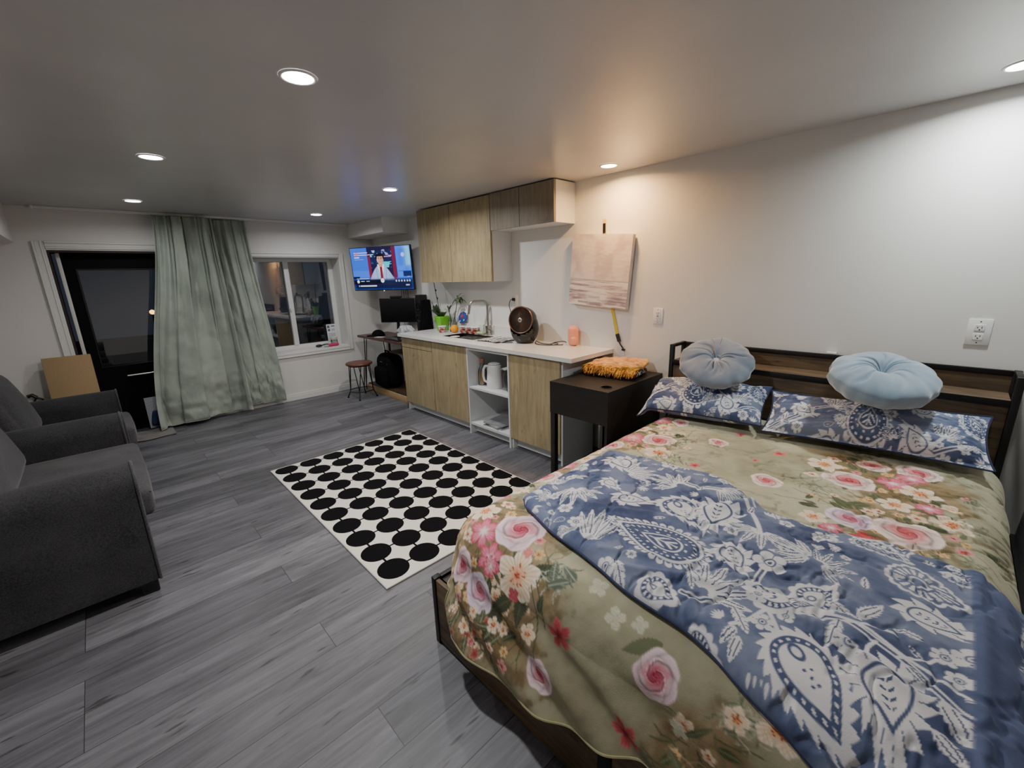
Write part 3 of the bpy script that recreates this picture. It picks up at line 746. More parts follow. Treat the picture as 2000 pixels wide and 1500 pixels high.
# sink cabinet
t = thing('sink_base_cabinet', 'light oak sink cabinet with a small top drawer, at the desk end', 'cabinet', (2.7, 3.76, 0))
b = MB(); y0, y1 = 3.176, 4.356
b.box(FX + .02, BX, y0, y0 + .016, 0, KT - .0015); b.box(FX + .02, BX, y1 - .016, y1, 0, KT - .0015); b.box(FX + .02, BX, y0 + .016, y1 - .016, .1, .116)
b.build('carcass', M['melamine'], t); plinth(y0 + .017, y1 - .017, t)
MB().box(FX, FX + .0185, 3.758, y1 - .001, .752, .856, .001, 1).build('drawer', M['oak'], t)
MB().box(FX, FX + .0185, 3.758, y1 - .001, .102, .7465, .001, 1).build('door', M['oak'], t)
MB().box(FX, FX + .0185, y0 + .001, 3.7525, .102, .858, .001, 1).build('door', M['oak'], t)
b = MB(); b.box(FX + .0015, FX + .018, 3.7528, 3.7577, .103, .855); b.box(FX + .0015, FX + .018, 3.7577, y1 - .003, .7468, .7517); b.build('gap_shade_strip', M['dark'], t)  # near-black strips standing in for the shade inside the door seams
# open shelf unit
t = thing('open_shelf_cabinet', 'white open shelf cabinet between the oak cabinet doors', 'cabinet', (2.7, 2.88, 0))
y0, y1 = 2.592, 3.172
b = MB(); b.box(FX, BX, y0, y0 + .016, 0, KT - .0015); b.box(FX, BX, y1 - .016, y1, 0, KT - .0015)
b.box(BX - .01, BX, y0 + .016, y1 - .016, .116, KT - .0015); b.box(FX + .002, BX - .01, y0 + .016, y1 - .016, KT - .03, KT - .0015)
b.build('carcass', M['melamine'], t)
MB().box(FX + .004, BX - .011, y0 + .0165, y1 - .0165, .096, .118).build('bottom_board', M['melamine'], t)
MB().box(FX + .004, BX - .011, y0 + .0165, y1 - .0165, .462, .480).build('shelf_board', M['melamine'], t)
plinth(y0 + .017, y1 - .017, t)
# single door cabinet
t = thing('base_cabinet', 'light oak single-door base cabinet next to the nightstand', 'cabinet', (2.7, 2.3, 0))
y0, y1 = 2.012, 2.588
b = MB(); b.box(FX + .02, BX - .09, y0, y0 + .018, 0, KT - .0015); b.box(FX + .02, BX, y1 - .016, y1, 0, KT - .0015); b.box(FX + .02, BX - .09, y0 + .018, y1 - .016, .1, .116); b.box(FX + .02, BX - .09, y0 + .018, y1 - .016, KT - .03, KT - .0015)
b.build('carcass', M['melamine'], t); plinth(y0 + .019, y1 - .017, t)
MB().box(FX, FX + .0185, y0 + .014, y1 - .001, .102, .858, .001, 1).build('door', M['oak'], t)
# worktop with sink cut-out
SX0, SX1, SY0, SY1 = 2.595, 2.875, 3.255, 3.765
CX0, CX1, CY0, CY1, CZ0, CZ1 = 2.412, XR - .001, 1.895, 4.392, .868, .900
b = MB(); bm = b.bm
def rectv(x0, x1, y0, y1, z): return [bm.verts.new(p) for p in ((x0, y0, z), (x1, y0, z), (x1, y1, z), (x0, y1, z))]
ot, ob, it, ib = rectv(CX0, CX1, CY0, CY1, CZ1), rectv(CX0, CX1, CY0, CY1, CZ0), rectv(SX0, SX1, SY0, SY1, CZ1), rectv(SX0, SX1, SY0, SY1, CZ0)
for k in range(4):
    k2 = (k + 1) % 4
    bm.faces.new((ot[k], ot[k2], it[k2], it[k])); bm.faces.new((ob[k2], ob[k], ib[k], ib[k2])); bm.faces.new((ob[k], ob[k2], ot[k2], ot[k])); bm.faces.new((it[k], it[k2], ib[k2], ib[k]))
bmesh.ops.recalc_face_normals(bm, faces=bm.faces)
tag(b.build('kitchen_worktop', M['quartz'], smooth=False), 'long white stone kitchen worktop with a cut-out for the black sink', 'countertop')
MB_ = MB().box(XR - .016, XR - .001, 2.86, CY1, .9005, 1.003, .001, 1)
tag(MB_.build('splashback', M['quartz']), 'low white upstand strip along the wall behind the worktop', 'backsplash')
t = thing('kitchen_sink', 'black rectangular sink sunk into the white worktop', 'sink', (2.73, 3.51, .7))
b = MB(); g = .0015
b.box(SX0 + g, SX0 + .008, SY0 + g, SY1 - g, .70, .9015); b.box(SX1 - .008, SX1 - g, SY0 + g, SY1 - g, .70, .9015); b.box(SX0 + .008, SX1 - .008, SY0 + g, SY0 + .008, .70, .9015); b.box(SX0 + .008, SX1 - .008, SY1 - .008, SY1 - g, .70, .9015); b.box(SX0 + .008, SX1 - .008, SY0 + .008, SY1 - .008, .70, .71)
b.build('basin', M['black'], t)
b = MB(); b.lathe([(0, .711), (.03, .7105), (.042, .7125), (.045, .7105)], (2.735, 3.51, 0), 28); b.build('drain', M['steel'], t)
t = thing('drying_rack', 'black wire rack with bars spanning the sink opening', 'rack', (2.73, 3.5, .9))
b = MB()
for yy in np.arange(3.30, 3.66, .034): b.tube([(SX0 + .012, yy, .880), (SX1 - .012, yy, .880)], .003, 6)
for xx in (SX0 + .014, SX1 - .014): b.tube([(xx, 3.27, .8785), (xx, 3.68, .8785)], .004, 6)
b.build('rack_bars', M['steel'], t)
t = thing('plate', 'white plate lying on the sink rack', 'plate', (2.70, 3.67, .885))
MB().lathe([(0, .885), (.035, .885), (.05, .892), (.052, .893), (.035, .888), (0, .887)], (2.68, 3.66, 0), 28).build('plate_disc', M['white'], t)
t = thing('spoon', 'steel spoon lying across the sink rack', 'spoon', (2.70, 3.45, .886))
b = MB(); b.sphere((2.645, 3.50, .890), .02, 1.4, .9, .3, 16); b.tube([(2.66, 3.49, .890), (2.80, 3.40, .892)], .003, 6); b.build('spoon_body', M['steel'], t)
b = MB(); b.rbox((2.905, 3.495, .917), (.06, .085, .03), .012, 6, .003); tag(b.build('sponge', plain('pale_green_sponge', rgb(178, 196, 150), .95, 0, .15, 60, .3)), 'pale green sponge on the worktop beside the tap', 'sponge')
# tap
t = thing('kitchen_tap', 'brushed nickel gooseneck tap with a square base behind the sink', 'tap', (2.915, 3.385, .9))
fx, fy = 2.915, 3.385
b = MB(); b.box(fx - .022, fx + .022, fy - .022, fy + .022, .9003, 1.00, .002); b.build('tap_base', M['steel'], t)
pts = [(fx, fy, 1.0), (fx, fy, 1.20)]
for k in range(9):
    a = PI / 2 * k / 8; rr = .055
    pts.append((fx - (rr - rr * math.cos(a)) * .88, fy + (rr - rr * math.cos(a)) * .47, 1.20 + rr * math.sin(a)))
e1 = pts[-1]; pts.append((e1[0] - .07, e1[1] + .04, e1[2]))
e2 = pts[-1]
for k in range(1, 9):
    a = PI / 2 * k / 8; rr = .05
    pts.append((e2[0] - rr * math.sin(a) * .88, e2[1] + rr * math.sin(a) * .47, e2[2] - rr + rr * math.cos(a)))
e3 = pts[-1]; pts.append((e3[0] - .012, e3[1] + .008, e3[2] - .075))
b = MB(); b.tube(pts, .0125, 14); b.build('spout', M['steel'], t)
b = MB(); b.tube([(fx, fy - .022, .965), (fx, fy - .055, .965)], .012, 12); b.tube([(fx, fy - .045, .97), (fx - .005, fy - .05, 1.06)], .0045, 8); b.build('tap_lever', M['steel'], t)
# striped dish towel
def towel():
    m = NT('black_white_striped_towel'); tc = m.node('ShaderNodeTexCoord'); wv = m.node('ShaderNodeTexWave', bands_direction='DIAGONAL'); m.l.new(m.coord('Object', rot=(0, 0, R(-18))), wv.inputs['Vector']); wv.inputs['Scale'].default_value = 13; wv.inputs['Distortion'].default_value = 1.4; wv.inputs['Detail'].default_value = 1
    m.base(m.ramp(wv.outputs['Fac'], [(.40, rgb(30, 31, 36)), (.52, rgb(222, 220, 214))])).rough(.9); return m.m
V = np.zeros((50, 50, 3)); u = np.linspace(0, 1, 50); U, W = np.meshgrid(u, u, indexing='ij')
V[..., 0] = 2.575 + .28 * U + .02 * np.sin(4 * W); V[..., 1] = 2.90 + .30 * W - .03 * U; V[..., 2] = .9045 + .016 * fbm(U * 6, W * 6, 1, 3, 9)
o = grid_mesh('dish_towel', V, 50, 50, towel()); md = o.modifiers.new('thick', 'SOLIDIFY'); md.thickness = .003
tag(o, 'black and white striped dish towel spread on the worktop beside the sink', 'towel')

# ------------------------------------------------------------ wall cabinets
UX = 2.70
t = thing('tall_wall_cabinet', 'tall light oak two-door wall cabinet above the sink', 'cabinet', (2.83, 3.65, 1.45))
y0, y1, z0, z1 = 3.052, 4.25, 1.452, 2.203
b = MB(); b.box(UX + .02, XR - .001, y0, y0 + .016, z0, z1); b.box(UX + .02, XR - .001, y1 - .016, y1, z0, z1); b.box(UX + .02, XR - .001, y0 + .016, y1 - .016, z0, z0 + .016); b.box(UX + .02, XR - .001, y0 + .016, y1 - .016, z1 - .016, z1)
b.build('carcass', M['melamine'], t)
MB().box(UX + .0015, UX + .018, 3.6662, 3.6708, z0 + .001, z1 - .001).build('gap_shade_strip', M['dark'], t)  # dark filler painting the seam's shade between the two doors
MB().box(UX, UX + .0185, y0 + .003, 3.666, z0, z1, .001, 1).build('door', M['oak'], t)
MB().box(UX, UX + .0185, 3.671, y1, z0, z1, .001, 1).build('door', M['oak'], t)
t = thing('short_wall_cabinet', 'short grey-oak two-door wall cabinet with a white end panel, beside the taller one', 'cabinet', (2.83, 2.68, 1.9))
y0, y1, z0, z1 = 2.296, 3.050, 1.899, 2.207
b = MB(); b.box(UX + .02, XR - .001, y0 - .0, y0 + .016, z0, z1); b.box(UX + .02, XR - .001, y1 - .016, y1, z0, z1); b.box(UX + .02, XR - .001, y0 + .016, y1 - .016, z0, z0 + .016); b.box(UX + .02, XR - .001, y0 + .016, y1 - .016, z1 - .016, z1)
b.build('carcass', M['melamine'], t)
MB().box(UX + .0015, UX + .018, 2.6772, 2.6818, z0 + .001, z1 - .001).build('gap_shade_strip', M['dark'], t)  # seam shade made as a dark strip, not a cabinet part
MB().box(UX, UX + .0185, y0 + .003, 2.677, z0, z1, .001, 1).build('door', M['oak_short'], t)
MB().box(UX, UX + .0185, 2.682, y1 - .003, z0, z1, .001, 1).build('door', M['oak_short'], t)

# ------------------------------------------------------------ worktop clutter
# desk fan
t = thing('table_fan', 'round black table fan with copper grille rim on the worktop', 'fan', (2.80, 2.72, .9))
gc = Vector((2.712, 2.703, 1.113)); n = Vector((-.955, -.27, .11)).normalized(); fm = Matrix.Translation(gc) @ rot_to(n)
b = MB(); b.lathe([(.113, .004), (.116, -.02), (.118, -.06), (.108, -.11), (.08, -.145), (.04, -.16), (0, -.163)], (0, 0, 0), 48, fm); b.build('fan_head', M['black'], t)
b = MB(); b.lathe([(.1145, -.004), (.121, -.002), (.123, .005), (.118, .010), (.1125, .006), (.1135, -.002)], (0, 0, 0), 56, fm); b.build('grille_rim', plain('copper_rim', rgb(120, 88, 72), .35, .5, .05, 30), t)
b = MB()
for k in range(48):
    a0 = 2 * PI * k / 48; pts = []
    for j in range(7):
        s = j / 6; rr = .022 + .0915 * s; a = a0 + .62 * s ** 1.3
        pts.append(fm @ Vector((rr * math.cos(a), rr * math.sin(a), .004 + .010 * (1 - s * s))))
    b.tube(pts, .0016, 5)
b.build('grille_bars', plain('copper_brown_bars', rgb(74, 54, 46), .4, .3, .05, 30), t)
b = MB(); b.lathe([(.110, -.016), (0, -.02)], (0, 0, 0), 40, fm); b.build('fan_cavity', M['dark'], t)
b = MB(); b.lathe([(0, .0185), (.014, .018), (.0195, .015), (.0215, .008), (.021, .0)], (0, 0, 0), 28, fm); b.build('hub_badge', plain('silver_badge', rgb(176, 172, 168), .35, .5, .03, 40), t)
b = MB(); b.box(-.004, .005, -.010, .010, .0187, .0192, 0, 1, fm); b.build('badge_mark', M['black'], t)
# glossy egg-shaped stand cupping the head from behind and below
b = MB(); c = gc - n * .068 + Vector((0, 0, -.068)); st = bmesh.new(); bmesh.ops.create_uvsphere(st, u_segments=48, v_segments=32, radius=1)
kill = []
nh = Vector((n.x, n.y, 0)).normalized(); side = Vector((-nh.y, nh.x, 0))
for v in st.verts:
    p = v.co.copy(); w_ = p.x * nh * .118 + p.y * side * .135 + Vector((0, 0, p.z * .165)); v.co = c + w_
    if v.co.z < .9006: v.co.z = .9006
for v in st.verts:
    q = fm.inverted() @ v.co
    if q.z > -.012 and math.hypot(q.x, q.y) < .128: kill.append(v)
    elif q.z > .0 and q.x > .05: kill.append(v)
bmesh.ops.delete(st, geom=kill, context='VERTS'); b._merge(st); o = b.build('fan_stand', M['black_gloss'], t, sharp=80)
b = MB(); b.tube([(2.70, 2.80, .905), (2.66, 2.84, .9045), (2.63, 2.875, .9045)], .0035, 8); b.build('cord_stub', M['black'], t)
b = MB(); b.tube(smooth([(2.86, 2.66, .9065), (2.755, 2.56, .9065), (2.745, 2.47, .9065), (2.78, 2.41, .9065), (2.84, 2.385, .909), (2.865, 2.41, .914), (2.835, 2.44, .909), (2.80, 2.42, .9065), (2.82, 2.37, .9065), (2.86, 2.335, .9065)]), .0038, 8)
b.tube(smooth([(2.86, 2.655, .912), (2.80, 2.53, .9065), (2.82, 2.45, .9065), (2.835, 2.40, .925), (2.875, 2.35, .932), (2.895, 2.325, .922)]), .0035, 8)
b.build('power_cord', M['black'], t)
# coral figure
t = thing('coral_plastic_holder', 'coral pink rounded plastic holder standing at the bare end of the worktop', 'ornament', (2.89, 2.275, .9))
pk = plain('coral_plastic', rgb(238, 152, 124), .38, 0, .03, 20)
b = MB(); b.rbox((2.905, 2.262, .985), (.062, .092, .168), .030, 10, .004); b.build('holder_body', pk, t)
b = MB(); b.rbox((2.879, 2.238, .945), (.04, .05, .07), .018, 8, .003); b.build('small_pocket', pk, t)
# orchid in a lime pot
t = thing('orchid_pot', 'orchid with broad leaves and a bare stem in a lime green pot', 'potted plant', (2.885, 4.20, .9))
px, py = 2.882, 4.170
b = MB(); b.lathe([(0, .9003), (.046, .9003), (.050, .905), (.070, 1.05), (.074, 1.055), (.074, 1.068), (.068, 1.068), (.062, 1.03), (0, 1.03)], (px, py, 0), 40, a0=PI / 4, sq=.55); b.build('pot', plain('lime_plastic', rgb(124, 208, 42), .35, 0, .03, 10), t)
def leaf_mesh(b, base, d, up, L, w, curl, seg=10):
    base = Vector(base); d = Vector(d).normalized(); up = Vector(up).normalized(); s = d.cross(up).normalized(); rows = []
    for k in range(seg + 1):
        u = k / seg; ww = w * math.sin(PI * min(1, u * .93 + .07)) ** .7; c = base + d * L * u + up * (L * (.55 * u - curl * u * u))
        rows.append([b.bm.verts.new(c + s * ww * q + up * (-abs(q) * -.25 * ww)) for q in (-1, -.5, 0, .5, 1)])
    for A, B_ in zip(rows, rows[1:]):
        for q in range(4): b.bm.faces.new((A[q], A[q + 1], B_[q + 1], B_[q]))
leafm = plain('dark_leaf', rgb(54, 74, 40), .4, 0, .25, 25)
for (d, L, w_, cu, up) in (((-.25, .9, .2), .17, .040, .2, (0, -.1, 1)), ((-.3, -.8, .25), .19, .042, .42, (0, .1, 1)), ((-.8, .1, .3), .13, .036, .3, (.1, 0, 1)), ((-.3, -.35, 1), .17, .045, .2, (-.9, -.2, .2)), ((-.2, .25, 1), .15, .042, .2, (-.9, .1, .2))):
    b = MB(); leaf_mesh(b, (px, py, 1.045), d, up, L, w_, cu); o = b.build('leaf', leafm, t); md = o.modifiers.new('th', 'SOLIDIFY'); md.thickness = .002
b = MB(); b.tube([(px, py, 1.03), (px - .005, py + .03, 1.15), (px - .01, py + .06, 1.28), (px - .012, py + .085, 1.40), (px - .01, py + .10, 1.475)], .004, 8)
for (q, zz) in ((.028, 1.14), (.055, 1.27), (.075, 1.36)): b.sphere((px - .008, py + q - .006, zz), .009, 1, 1, 1.4, 10)
b.build('flower_stem', plain('dark_stem', rgb(44, 48, 34), .6, 0, .2, 20), t)
# cutting in a glass vase
t = thing('plant_cutting_vase', 'leafy green cutting standing in a clear glass vase against the wall', 'potted plant', (2.86, 3.98, .9))
vx, vy = 2.89, 3.965
b = MB(); b.lathe([(0, .9003), (.036, .9003), (.040, .905), (.034, .98), (.030, 1.05), (.036, 1.10), (.034, 1.10), (.028, 1.05), (.031, .98), (.036, .91), (0, .908)], (vx, vy, 0), 32); b.build('vase', M['clear'], t)
stm = [(vx, vy, .92), (vx - .005, vy - .02, 1.02), (vx, vy - .07, 1.15), (vx - .01, vy - .12, 1.26)]
b = MB(); b.tube(stm, .0045, 8); b.tube([(vx, vy, .92), (vx - .01, vy + .02, 1.05), (vx - .02, vy + .05, 1.16)], .004, 8); b.build('stem', plain('olive_stem', rgb(84, 92, 58), .6, 0, .2, 20), t)
lm2 = plain('mid_green_leaf', rgb(70, 92, 52), .5, 0, .25, 25); rg = random.Random(5)
for k in range(13):
    a = rg.uniform(0, 2 * PI); p = Vector(stm[-1]) + Vector((rg.uniform(-.015, .015), rg.uniform(-.03, .02), rg.uniform(-.02, .03)))
    b = MB(); leaf_mesh(b, p, (math.cos(a) * .6 - .3, math.sin(a) - .25, rg.uniform(-.7, .5)), (0, 0, 1), rg.uniform(.055, .11), rg.uniform(.009, .016), rg.uniform(.3, 1.0), 7); o = b.build('leaf', lm2, t); md = o.modifiers.new('th', 'SOLIDIFY'); md.thickness = .0015
for k in range(4):
    b = MB(); leaf_mesh(b, (vx - .012, vy + .03 + .005 * k, 1.10 + .02 * k), (-.5 + .2 * k, .4 - .5 * k, .6), (0, 0, 1), .09, .012, .6, 7); o = b.build('leaf', lm2, t); md = o.modifiers.new('th', 'SOLIDIFY'); md.thickness = .0015
# fruit cups
fc = thing('fruit_cup', 'white-lidded fruit cup in front of the lime pot', 'fruit cup', (2.775, 4.02, .9), 'fruit cups on the worktop')
def cup_col():
    m = NT('printed_fruit_sleeve'); v = m.coord('Object'); n_ = m.noise(v, 30, 2); m.base(m.ramp(n_, [(.40, rgb(120, 52, 44)), (.50, rgb(196, 92, 70)), (.56, rgb(226, 218, 212)), (.7, rgb(92, 60, 58))])).rough(.4); return m.m
b = MB(); b.lathe([(0, .9003), (.034, .9003), (.037, .905), (.044, .965), (0, .965)], (2.775, 4.02, 0), 28); cb = b.build('cup', cup_col(), fc)
b = MB(); b.lathe([(.044, .9652), (.048, .9652), (.048, .972), (.043, .974), (0, .974)], (2.775, 4.02, 0), 28); cl = b.build('lid', M['white'], fc)
for (x, y, lab) in ((2.905, 3.80, 'white-lidded fruit cup just behind the orange, under the blue packet'), (2.905, 3.70, 'white-lidded fruit cup with a red picture, nearest the tap'), (2.905, 3.60, 'white-lidded fruit cup at the sink edge, end of the cup row')):
    r2 = fc.copy(); COL.objects.link(r2); r2.location = (x, y, .9); r2['label'] = lab
    for q in (cb, cl):
        c2 = q.copy(); COL.objects.link(c2); c2.parent = r2; c2.matrix_parent_inverse = Matrix.Translation((-2.775, -4.02, -.9))
t = thing('orange_fruit', 'whole orange resting on the worktop in front of the fruit cups', 'orange', (2.84, 3.88, .9))
b = MB(); b.sphere((2.840, 3.880, .946), .045, 1, 1, .96, 28); b.build('peel', plain('orange_peel', rgb(244, 156, 24), .45, 0, .04, 90, .25), t)
b = MB(); b.lathe([(0, .9905), (.005, .9895), (.006, .988)], (2.840, 3.880, 0), 10); b.build('stem_end', plain('green_stem_end', rgb(96, 110, 50), .7), t)
t = thing('blue_packet', 'round blue packet with a red spot leaning on the wall above the fruit cups', 'packet', (2.90, 3.82, .976))
pm_ = Matrix.Translation((2.925, 3.825, 1.062)) @ rot_to((-.93, -.1, .33))
b = MB(); b.lathe([(0, -.012), (.06, -.012), (.068, -.004), (.068, .004), (.06, .012), (.03, .015), (0, .016)], (0, 0, 0), 9, pm_); b.build('packet_body', plain('blue_print', rgb(32, 62, 140), .4, 0, .15, 40), t)
b = MB(); b.lathe([(0, .0185), (.022, .0178), (.022, .0155)], (0, 0, 0), 24, pm_ @ Matrix.Translation((.012, .0, 0))); b.build('red_spot', plain('red_spot', rgb(150, 42, 78), .4, 0, .1, 40), t)
b = MB(); b.box(.030, .078, -.062, .02, -.004, .004, .002, 1, pm_); b.build('white_flap', M['white'], t)
for (dx, dy) in ((-.03, -.04), (-.045, .02)):
    b = MB(); b.lathe([(0, .0165), (.011, .016), (.011, .014)], (0, 0, 0), 16, pm_ @ Matrix.Translation((dx, dy, 0))); b.build('pale_print', plain('pale_blue_print', rgb(150, 176, 214), .4), t)

# ------------------------------------------------------------ things in the open shelf unit
t = thing('grain_bottle', 'clear glass bottle filled with golden grain on the open shelf', 'bottle', (2.66, 3.10, .48))
gx, gy = 2.575, 3.106
b = MB(); b.lathe([(0, .4803), (.041, .4803), (.043, .486), (.043, .60), (.038, .63), (.023, .662), (.0215, .70), (.020, .70), (.021, .66), (.0355, .628), (.0405, .60), (.0405, .488), (0, .485)], (gx, gy, 0), 32); b.build('glass_bottle', M['clear'], t)
b = MB(); b.lathe([(0, .4865), (.0395, .4875), (.0395, .598), (0, .606)], (gx, gy, 0), 28); b.build('grain', plain('golden_grain', rgb(178, 130, 58), .8, 0, .3, 160, .4), t)
b = MB(); b.lathe([(0, .69), (.019, .69), (.0245, .701), (.0255, .738), (0, .742)], (gx, gy, 0), 24); b.build('cork', plain('cork', rgb(150, 112, 84), .9, 0, .15, 90, .3), t)
t = thing('electric_kettle', 'white electric kettle on the open shelf', 'kettle', (2.60, 2.93, .48))
kx, ky = 2.575, 2.93
b = MB(); b.lathe([(0, .4803), (.074, .4803), (.077, .487), (.074, .56), (.067, .66), (.064, .695), (.058, .702), (0, .705)], (kx, ky, 0), 40); b.build('kettle_body', M['white'], t)
b = MB(); b.lathe([(.055, .7045), (.058, .709), (.045, .716), (.015, .719), (0, .719)], (kx, ky, 0), 36); b.build('kettle_lid', M['white'], t)
b = MB(); hd = Vector((-.45, .89, 0)).normalized(); kc = Vector((kx, ky, 0))
b.tube([kc + hd * .060 + Vector((0, 0, .685)), kc + hd * .092 + Vector((0, 0, .682)), kc + hd * .110 + Vector((0, 0, .65)), kc + hd * .113 + Vector((0, 0, .585)), kc + hd * .103 + Vector((0, 0, .54)), kc + hd * .073 + Vector((0, 0, .525))], [.012, .013, .0125, .0115, .011, .011], 12); b.build('kettle_handle', M['white'], t)
b = MB(); b.box(-.012, .012, -.004, .006, 0, .045, .004, 2, Matrix.Translation((kx - .018, ky + .072, .487))); b.build('kettle_switch', plain('grey_switch', rgb(150, 152, 156), .4), t)
t = thing('toaster_bag', 'black bagged kitchen item tucked at the end of the open shelf', 'bag', (2.62, 2.69, .48))
b = MB(); b.rbox((2.655, 2.705, .585), (.28, .150, .185), .055, 10, .006); b.build('bagged_body', plain('dark_grey_bag', rgb(46, 45, 52), .35, 0, .3, 30, .4), t)
V = np.zeros((20, 30, 3)); u = np.linspace(0, 1, 20)[:, None]; v = np.linspace(0, 1, 30)[None, :]
V[..., 0] = 2.50 + .16 * u; V[..., 1] = 2.640 + .13 * v; V[..., 2] = .680 + .02 * np.sin(PI * v) + .012 * np.sin(9 * v + 4 * u)
o = grid_mesh('bag_flap', V, 20, 30, M['white'], t)
mags = ['grey magazine on top of the pile on the bottom shelf', 'white-edged magazine in the middle of the pile on the bottom shelf', 'magazine at the base of the pile on the bottom shelf']
zz = .1185
for i, (th, rz, c1) in enumerate(((.010, 4, rgb(120, 122, 128)), (.012, -9, rgb(170, 170, 172)), (.009, 8, rgb(138, 138, 144)))):
    m = Matrix.Translation((2.60, 2.875, zz)) @ Matrix.Rotation(R(rz), 4, 'Z')
    t = thing('magazine', mags[2 - i], 'magazine', (2.60, 2.875, zz), 'magazines on the bottom shelf')
    MB().box(-.135, .135, -.115, .115, .0006, th, 0, 1, m).build('pages', plain('magazine_pages', rgb(186, 184, 180), .8, 0, .1, 300), t)
    b = MB(); b.box(-.137, .137, -.117, .1175, th, th + .0012, 0, 1, m); b.box(-.137, .137, .1155, .1175, 0, th, 0, 1, m); b.build('cover', plain('magazine_cover_%d' % i, c1, .3, 0, .25, 14), t)
    zz += th + .004
t = thing('black_jar', 'small black jar standing behind the magazines on the bottom shelf', 'jar', (2.82, 2.68, .1185))
b = MB(); b.lathe([(0, .1185), (.04, .1185), (.042, .124), (.042, .25), (0, .25)], (2.86, 2.68, 0), 28); b.build('jar_body', M['black'], t)
b = MB(); b.lathe([(.038, .2503), (.038, .285), (.034, .29), (0, .29)], (2.86, 2.68, 0), 28); b.build('jar_lid', M['black_gloss'], t)

# ------------------------------------------------------------ outlets
slot = M['dark']
def outlet(y, z, w, h, lab, kind, nm='wall_outlet'):
    t = thing(nm, lab, 'power outlet', (XR, y, z), 'power outlets on the kitchen and bed wall')
    MB().box(XR - .006, XR - .0006, y - w / 2, y + w / 2, z - h / 2, z + h / 2, .0025, 2).build('cover_plate', M['white'], t)
    if kind == 'round':
        b = MB()
        for dz in (.021, -.021): b.box(XR - .0085, XR - .0055, y - .017, y + .017, z + dz - .0145, z + dz + .0145, .0012, 1)
    else: b = MB().box(XR - .0085, XR - .0055, y - .0175, y + .0175, z - .034, z + .034, .0012, 1)
    b.build('socket_face', M['white'], t)
    b = MB()
    for dz in (.020, -.020):
        b.box(XR - .0090, XR - .0084, y - .008, y - .0055, z + dz - .002, z + dz + .007); b.box(XR - .0090, XR - .0084, y + .0055, y + .008, z + dz - .002, z + dz + .006)
        b.lathe([(0, 0), (.0028, 0)], (0, 0, 0), 10, Matrix.Translation((XR - .0089, y, z + dz - .008)) @ rot_to((-1, 0, 0)))
    for dz in ((h / 2 - .012), -(h / 2 - .012)): b.lathe([(0, 0), (.0028, 0)], (0, 0, 0), 10, Matrix.Translation((XR - .0063, y, z + dz)) @ rot_to((-1, 0, 0)))
    b.build('socket_slots', slot, t)
    if kind == 'gfci':
        b = MB(); b.box(XR - .0095, XR - .0084, y - .008, y + .008, z - .0035, z - .0005); b.box(XR - .0095, XR - .0084, y - .008, y + .008, z + .0005, z + .0035); b.build('test_buttons', plain('grey_button', rgb(120, 120, 120), .5), t)
    return t
outlet(1.524, 1.181, .075, .116, 'white wall outlet between the canvas picture and the round cushion', 'gfci')
outlet(-.086, 1.180, .080, .122, 'white wall outlet above the headboard end, next to the photo edge', 'round')
outlet(3.022, 1.258, .075, .118, 'white wall outlet behind the black fan with a plug in it', 'gfci')
t = thing('power_plug', 'black plug and cord hanging from the outlet behind the fan', 'plug', (2.94, 3.03, 1.28))
MB().box(XR - .034, XR - .0098, 3.008, 3.036, 1.262, 1.29, .005).build('plug_body', M['black'], t)
b = MB(); b.tube(smooth([(XR - .033, 3.02, 1.276), (XR - .05, 3.035, 1.27), (XR - .055, 3.05, 1.22), (XR - .05, 3.03, 1.14), (XR - .045, 3.0, 1.03), (XR - .05, 2.95, .93), (XR - .07, 2.93, .906)], 5), .0035, 8); b.build('plug_cord', M['black'], t)

# ------------------------------------------------------------ canvas + yellow strap on the wall
t = thing('canvas_picture', 'square canvas painted pale cream above mauve strokes, hung slightly tilted', 'picture', (XR - .02, 2.02, 1.5))
cm = Matrix.Translation((XR - .031, 2.021, 1.515)) @ Matrix.Rotation(R(4.3), 4, 'X')
W2 = .276
nU, nV = 150, 150; u = np.linspace(-1, 1, nU)[:, None]; v = np.linspace(-1, 1, nV)[None, :]
U = u + 0 * v; Vv = v + 0 * u
loc = np.stack([-.0203 - .0012 * fbm(U * 5, Vv * 16, 1, 4, 3), U * W2, Vv * W2], -1).reshape(-1, 3)
A = np.array(cm); P3 = loc @ A[:3, :3].T + A[:3, 3]
cr = np.array([224, 212, 202]) / 255.; pkk = np.array([205, 186, 182]) / 255.; mv = np.array([150, 134, 142]) / 255.; wh = np.array([232, 222, 212]) / 255.
n1 = fbm(U * 2.5, Vv * 2.5, 1.2, 4, 21)[..., None]; n2 = fbm(U * 1.6, Vv * 17, 1, 4, 22)[..., None]
col = cr * (1 - sm(n1, .35, .65)) + pkk * sm(n1, .35, .65)
low = sm(-Vv, .24, .30)[..., None]
c2 = pkk * .97 * (1 - sm(n2, .40, .56)) + wh * sm(n2, .40, .56); c2 = c2 * (1 - sm(.40 - n2, .0, .10)) + mv * sm(.40 - n2, .0, .10)
col = col * (1 - low) + c2 * low
hz = np.exp(-((Vv + .26 + .015 * (n1[..., 0] - .5)) / .012) ** 2)[..., None] * .7; col = col * (1 - hz) + mv * hz
for q, wd, am in ((-.74, .035, .55), (-.90, .03, .85), (-.60, .012, .4)):
    hh = (np.exp(-((Vv - q + .05 * (n1[..., 0] - .5)) / wd) ** 2) * sm(fbm(U * 3, Vv * 2 + q, 1.3, 3, 31), .3, .5))[..., None] * am; col = col * (1 - hh) + mv * hh
grid_mesh('painted_face', P3, nU, nV, vcol('painted_canvas', .8, .1, 0, 300), t, col.reshape(-1, 3))
